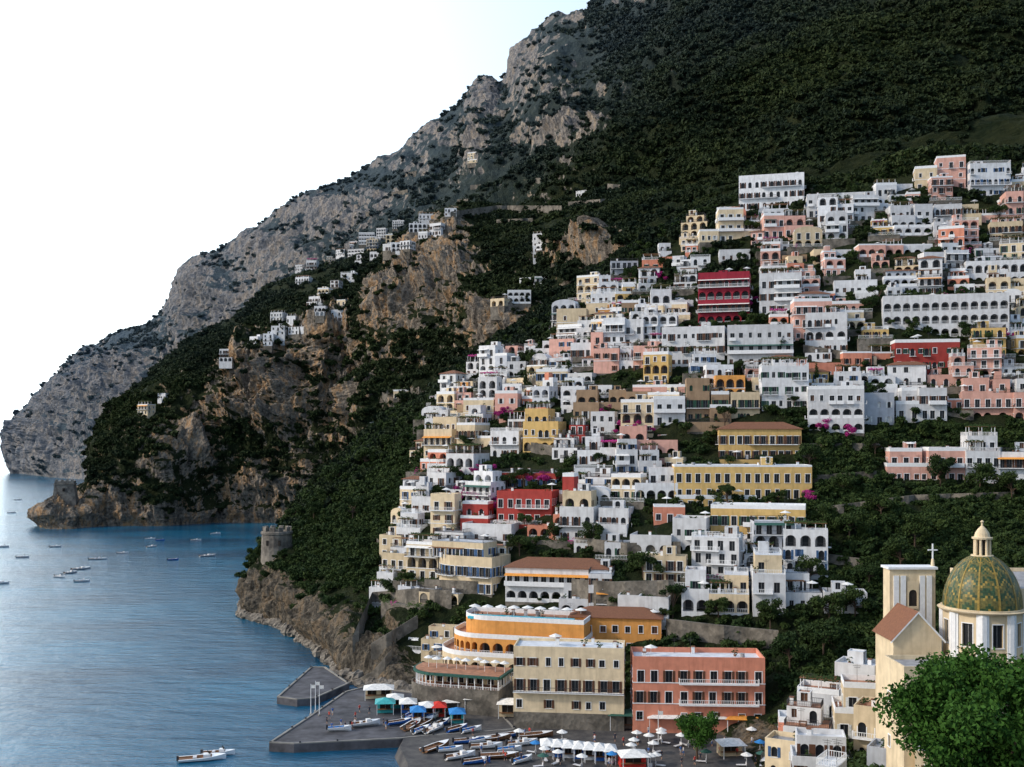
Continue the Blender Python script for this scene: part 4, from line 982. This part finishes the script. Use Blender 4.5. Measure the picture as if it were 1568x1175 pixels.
cand=TC['P'][sh];ix=rng.choice(len(cand),min(520,len(cand)),replace=False);pp=cand[ix]+rng.normal(size=(len(ix),3))*np.array([.8,.8,.1])
scatter('shore_rocks',pp,rng.uniform(.5,2.1,len(ix)),cr)
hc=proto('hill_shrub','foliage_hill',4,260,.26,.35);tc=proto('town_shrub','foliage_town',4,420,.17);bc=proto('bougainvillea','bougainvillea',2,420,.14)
def pick(T,n,umax,smin,smax,rp=2.,mask=None,r=rng,fl=.02,k=1.4):
    p=T['area']*np.clip(1-T['rock']*k,fl,1)**rp*(T['P'][...,2]>5)*(T['U']<umax)
    if mask is not None: p=p*mask
    p=p.reshape(-1);i=r.choice(len(p),n,p=p/p.sum());P=T['P'].reshape(-1,3)[i]+r.normal(size=(n,3))*np.array([1.5,1.5,0]);sc=r.uniform(smin,smax,n)*r.uniform(.6,1.25,n);P[:,2]+=-.15*sc;return P,sc
def patch(T,s,th): return np.clip((fbm(T['P']/s,5)-th)*6,.04,1)
mA=np.maximum(patch(TA,45.,-.12),.8*dk(TA['U'],0))*(1+(TA['U']>900)*.9)
P,sc=pick(TA,82000,1750,2.3,5.2,1.6,mA,fl=.12);scatter('mountain_vegetation',P,sc,hc)
mB=patch(TB,28.,-.14)*(~((TB['U']<150)&(TB['V']>725)))
P,sc=pick(TB,46000,1500,1.4,4.,1.6,mB,fl=.1);scatter('headland_vegetation',P,sc,hc)
V=TC['V'];U=TC['U']
dens=1.+2.*((U>1225)&(V>650)&(V<1010))+2.5*((U<650)&(V<900))
P,sc=pick(TC,42000,1750,.8,2.5,1.5,dens*(TC['P'][...,1]>150)*(TC['P'][...,2]>5))
ok=np.array([free(p[0],p[1],.2+.45*s) for p,s in zip(P,sc)]);scatter('town_vegetation',P[ok],sc[ok],tc)
P,sc=pick(TC,26000,1750,1.3,3.4,1.,(TC['P'][...,1]>400)*1.)
ok=np.array([free(p[0],p[1],.2+.45*s) for p,s in zip(P,sc)]);scatter('upper_slope_vegetation',P[ok],sc[ok],hc)
bp=[];bs=[]
for u,v,n,r_ in [(968,662,30,16),(720,760,18,10),(770,640,14,10),(1145,470,8,8),(690,735,14,10),(930,640,10,8),(1290,660,10,12),(740,725,10,8),(1530,520,10,12),(760,780,14,12),(1240,765,8,6),(830,742,10,10),(1010,430,6,6)]:
    for _ in range(n):
        p=hit(u+random.gauss(0,r_),v+random.gauss(0,r_*.5),TC)
        if p: bp.append((p.x,p.y-1.5,p.z+1.5));bs.append(random.uniform(.8,1.5))
scatter('bougainvillea_bushes',np.array(bp),np.array(bs),bc)
def treemesh(seed,H,R,n,size,mat,kind='round',nl=15,lo=.45):
    r=random.Random(seed)
    if kind=='cypress':
        lb=[(r.uniform(-.2,.2),r.uniform(-.2,.2),H*(.12+.85*i/12),R*(1-abs(i/12-.3)*1.1)) for i in range(12)];tr=[((0,0,-2),(0,0,H*.8),.25,.05)]
    else:
        lb=[];tr=[((0,0,-3),(.1,.1,H*.5),.05*H*.6,.03*H*.6)]
        for i in range(nl if kind=='round' else 9):
            a=r.uniform(0,6.28);k=R*math.sqrt(r.uniform(.01,1))*.85
            if nl>40 and i<22: k*=.5
            zz=H*(r.uniform(lo,.9) if kind=='round' else r.uniform(.78,.88));c=(k*math.cos(a),k*math.sin(a),zz-(k/R)**2*H*.12)
            lb.append((*c,R*r.uniform(.2,.4)*(15/nl)**.2))
            if i%3==0 or nl<20: tr.append(((.1,.1,H*r.uniform(.25,.5)),(c[0]*.8,c[1]*.8,c[2]-.5),.011*H,.004*H))
    return leafmesh('tree_crown',lb,n,size,seed,mat,tr,.25 if nl>15 else .55)
tms=[treemesh(i,7,3.2,2600,.22,'foliage_town') for i in range(3)]+[treemesh(9,9,3.6,2600,.22,'foliage_town','pine')]
cym=[treemesh(20,9,.9,1500,.18,'foliage_town','cypress')]
def tree(u,v,k,name,s=1.,T=TC,pos=None):
    p=pos or hit(u,v,T)
    if p is None: return
    o=bpy.data.objects.new(name,k);scn.collection.objects.link(o);o.location=p;o.scale=(s,s,s);o.rotation_euler=(0,0,u*1.7)
for u,v,s in [(1275,325,1.3),(1290,330,1.1),(1050,555,1.),(1035,560,.8),(820,565,1.),(865,575,.8),(1150,360,1.),(1200,545,1.),(1490,530,1.2),(1510,540,1.),(1330,480,1.),(1345,470,.9),(1430,400,.9),(1530,345,.9),(905,840,1.),(985,885,1.1),(1010,890,.9),(1095,925,.7),(1240,720,1.1),(600,920,.9),(620,915,.8),(700,740,.8),(860,740,.7),(1470,690,.9),(1440,745,1.2),(1500,760,1.3),(1550,770,1.2),(1340,620,1.),(1340,700,1.),(1290,760,1.),(1030,945,.9),(1100,950,.9),(1180,965,1.),(1240,900,1.1),(1270,960,1.3),(1310,950,1.1),(1260,1010,1.4),(1210,1030,1.2),(930,775,.6),(720,610,.7),(480,800,1.2),(450,800,1.),(430,815,1.),(400,830,.9),(520,740,1.2),(560,720,1.3),(600,700,1.3),(500,780,1.2),(540,800,1.3),(1300,830,1.3),(1350,800,1.2),(1400,840,1.3),(1260,820,1.2),(1380,880,1.3),(1330,900,1.)]:
    if s: tree(u,v,tms[int(u+v)%4],'tree',s)
for _ in range(280):
    u=rr.uniform(640,1600);v=rr.uniform(300,960)
    if inpoly(u,v,TP):
        p=hit(u,v,TC)
        if p and free(p.x,p.y,.7): tree(u,v,tms[_%4],'tree',rr.uniform(.5,.95),pos=p)
for u,v in [(1300,300),(1308,305),(640,690),(1060,300),(1440,480),(1250,600),(805,600)]: tree(u,v,cym[0],'cypress_tree',rr.uniform(.8,1.1))
p=PZ(1068,1165,1.7);tree(5,0,treemesh(33,9.5,4.3,9000,.2,'foliage_near',nl=26),'beach_tree',1.,pos=p)
gz=ground((1530-UC)/F*85,85);tree(9,0,treemesh(47,44.-gz,8.4,70000,.19,'foliage_near',nl=85,lo=.38),'oak_tree',1.,pos=((1530-UC)/F*85,85,gz))
# ---------------------------------------------------------------- light, sky, camera
w=bpy.data.worlds.new('World');scn.world=w;w.use_nodes=True;nt=w.node_tree;bg=nt.nodes['Background']
sky=N(nt,'ShaderNodeTexSky',sky_type='NISHITA',sun_disc=False);EL=math.radians(32);AZ=math.radians(-105)
sky.sun_elevation=EL;sky.sun_rotation=AZ;sky.dust_density=3;sky.air_density=1.2
tcn=N(nt,'ShaderNodeTexCoord');sp=N(nt,'ShaderNodeSeparateXYZ');nt.links.new(tcn.outputs['Generated'],sp.inputs[0])
hz=ramp(nt,sp.outputs[2],[(0.,(2.4,3.3,4.3)),(.45,(2.2,3.,4.1)),(1.,(1.3,2.1,3.4))])
ga=math.radians(-32);ge=math.radians(12)
dp=N(nt,'ShaderNodeVectorMath',operation='DOT_PRODUCT');nt.links.new(tcn.outputs['Generated'],dp.inputs[0]);dp.inputs[1].default_value=(math.sin(ga)*math.cos(ge),math.cos(ga)*math.cos(ge),math.sin(ge))
dm=math_(nt,'MAXIMUM',dp.outputs['Value'],0.)
gl=math_(nt,'ADD',math_(nt,'MULTIPLY',math_(nt,'POWER',dm,2.),6.),math_(nt,'MULTIPLY',math_(nt,'POWER',dm,16.),18.))
gc=N(nt,'ShaderNodeVectorMath',operation='SCALE');gc.inputs[0].default_value=(.88,.97,1.);nt.links.new(gl,gc.inputs['Scale'])
k=mix(nt,1.,sky.outputs[0],hz,'ADD');k=mix(nt,1.,k,gc.outputs[0],'ADD')
nt.links.new(k,bg.inputs[0]);bg.inputs[1].default_value=.1
sd=bpy.data.lights.new('sun','SUN');sd.energy=2.2;sd.angle=math.radians(5);sd.color=(1,.9,.78);so=bpy.data.objects.new('sun',sd);scn.collection.objects.link(so)
sv=Vector((math.sin(AZ)*math.cos(EL),math.cos(AZ)*math.cos(EL),math.sin(EL)));so.rotation_euler=sv.to_track_quat('Z','Y').to_euler()
cd=bpy.data.cameras.new('camera');cd.sensor_width=36;cd.lens=F/1568*36;cd.shift_y=(VH-587.5)/1568;cd.clip_end=120000;cd.clip_start=.5
co=bpy.data.objects.new('camera',cd);scn.collection.objects.link(co);co.location=(0,0,CH);co.rotation_euler=(math.radians(90),0,0);scn.camera=co
scn.view_settings.view_transform='Standard';scn.view_settings.look='None';scn.view_settings.exposure=0
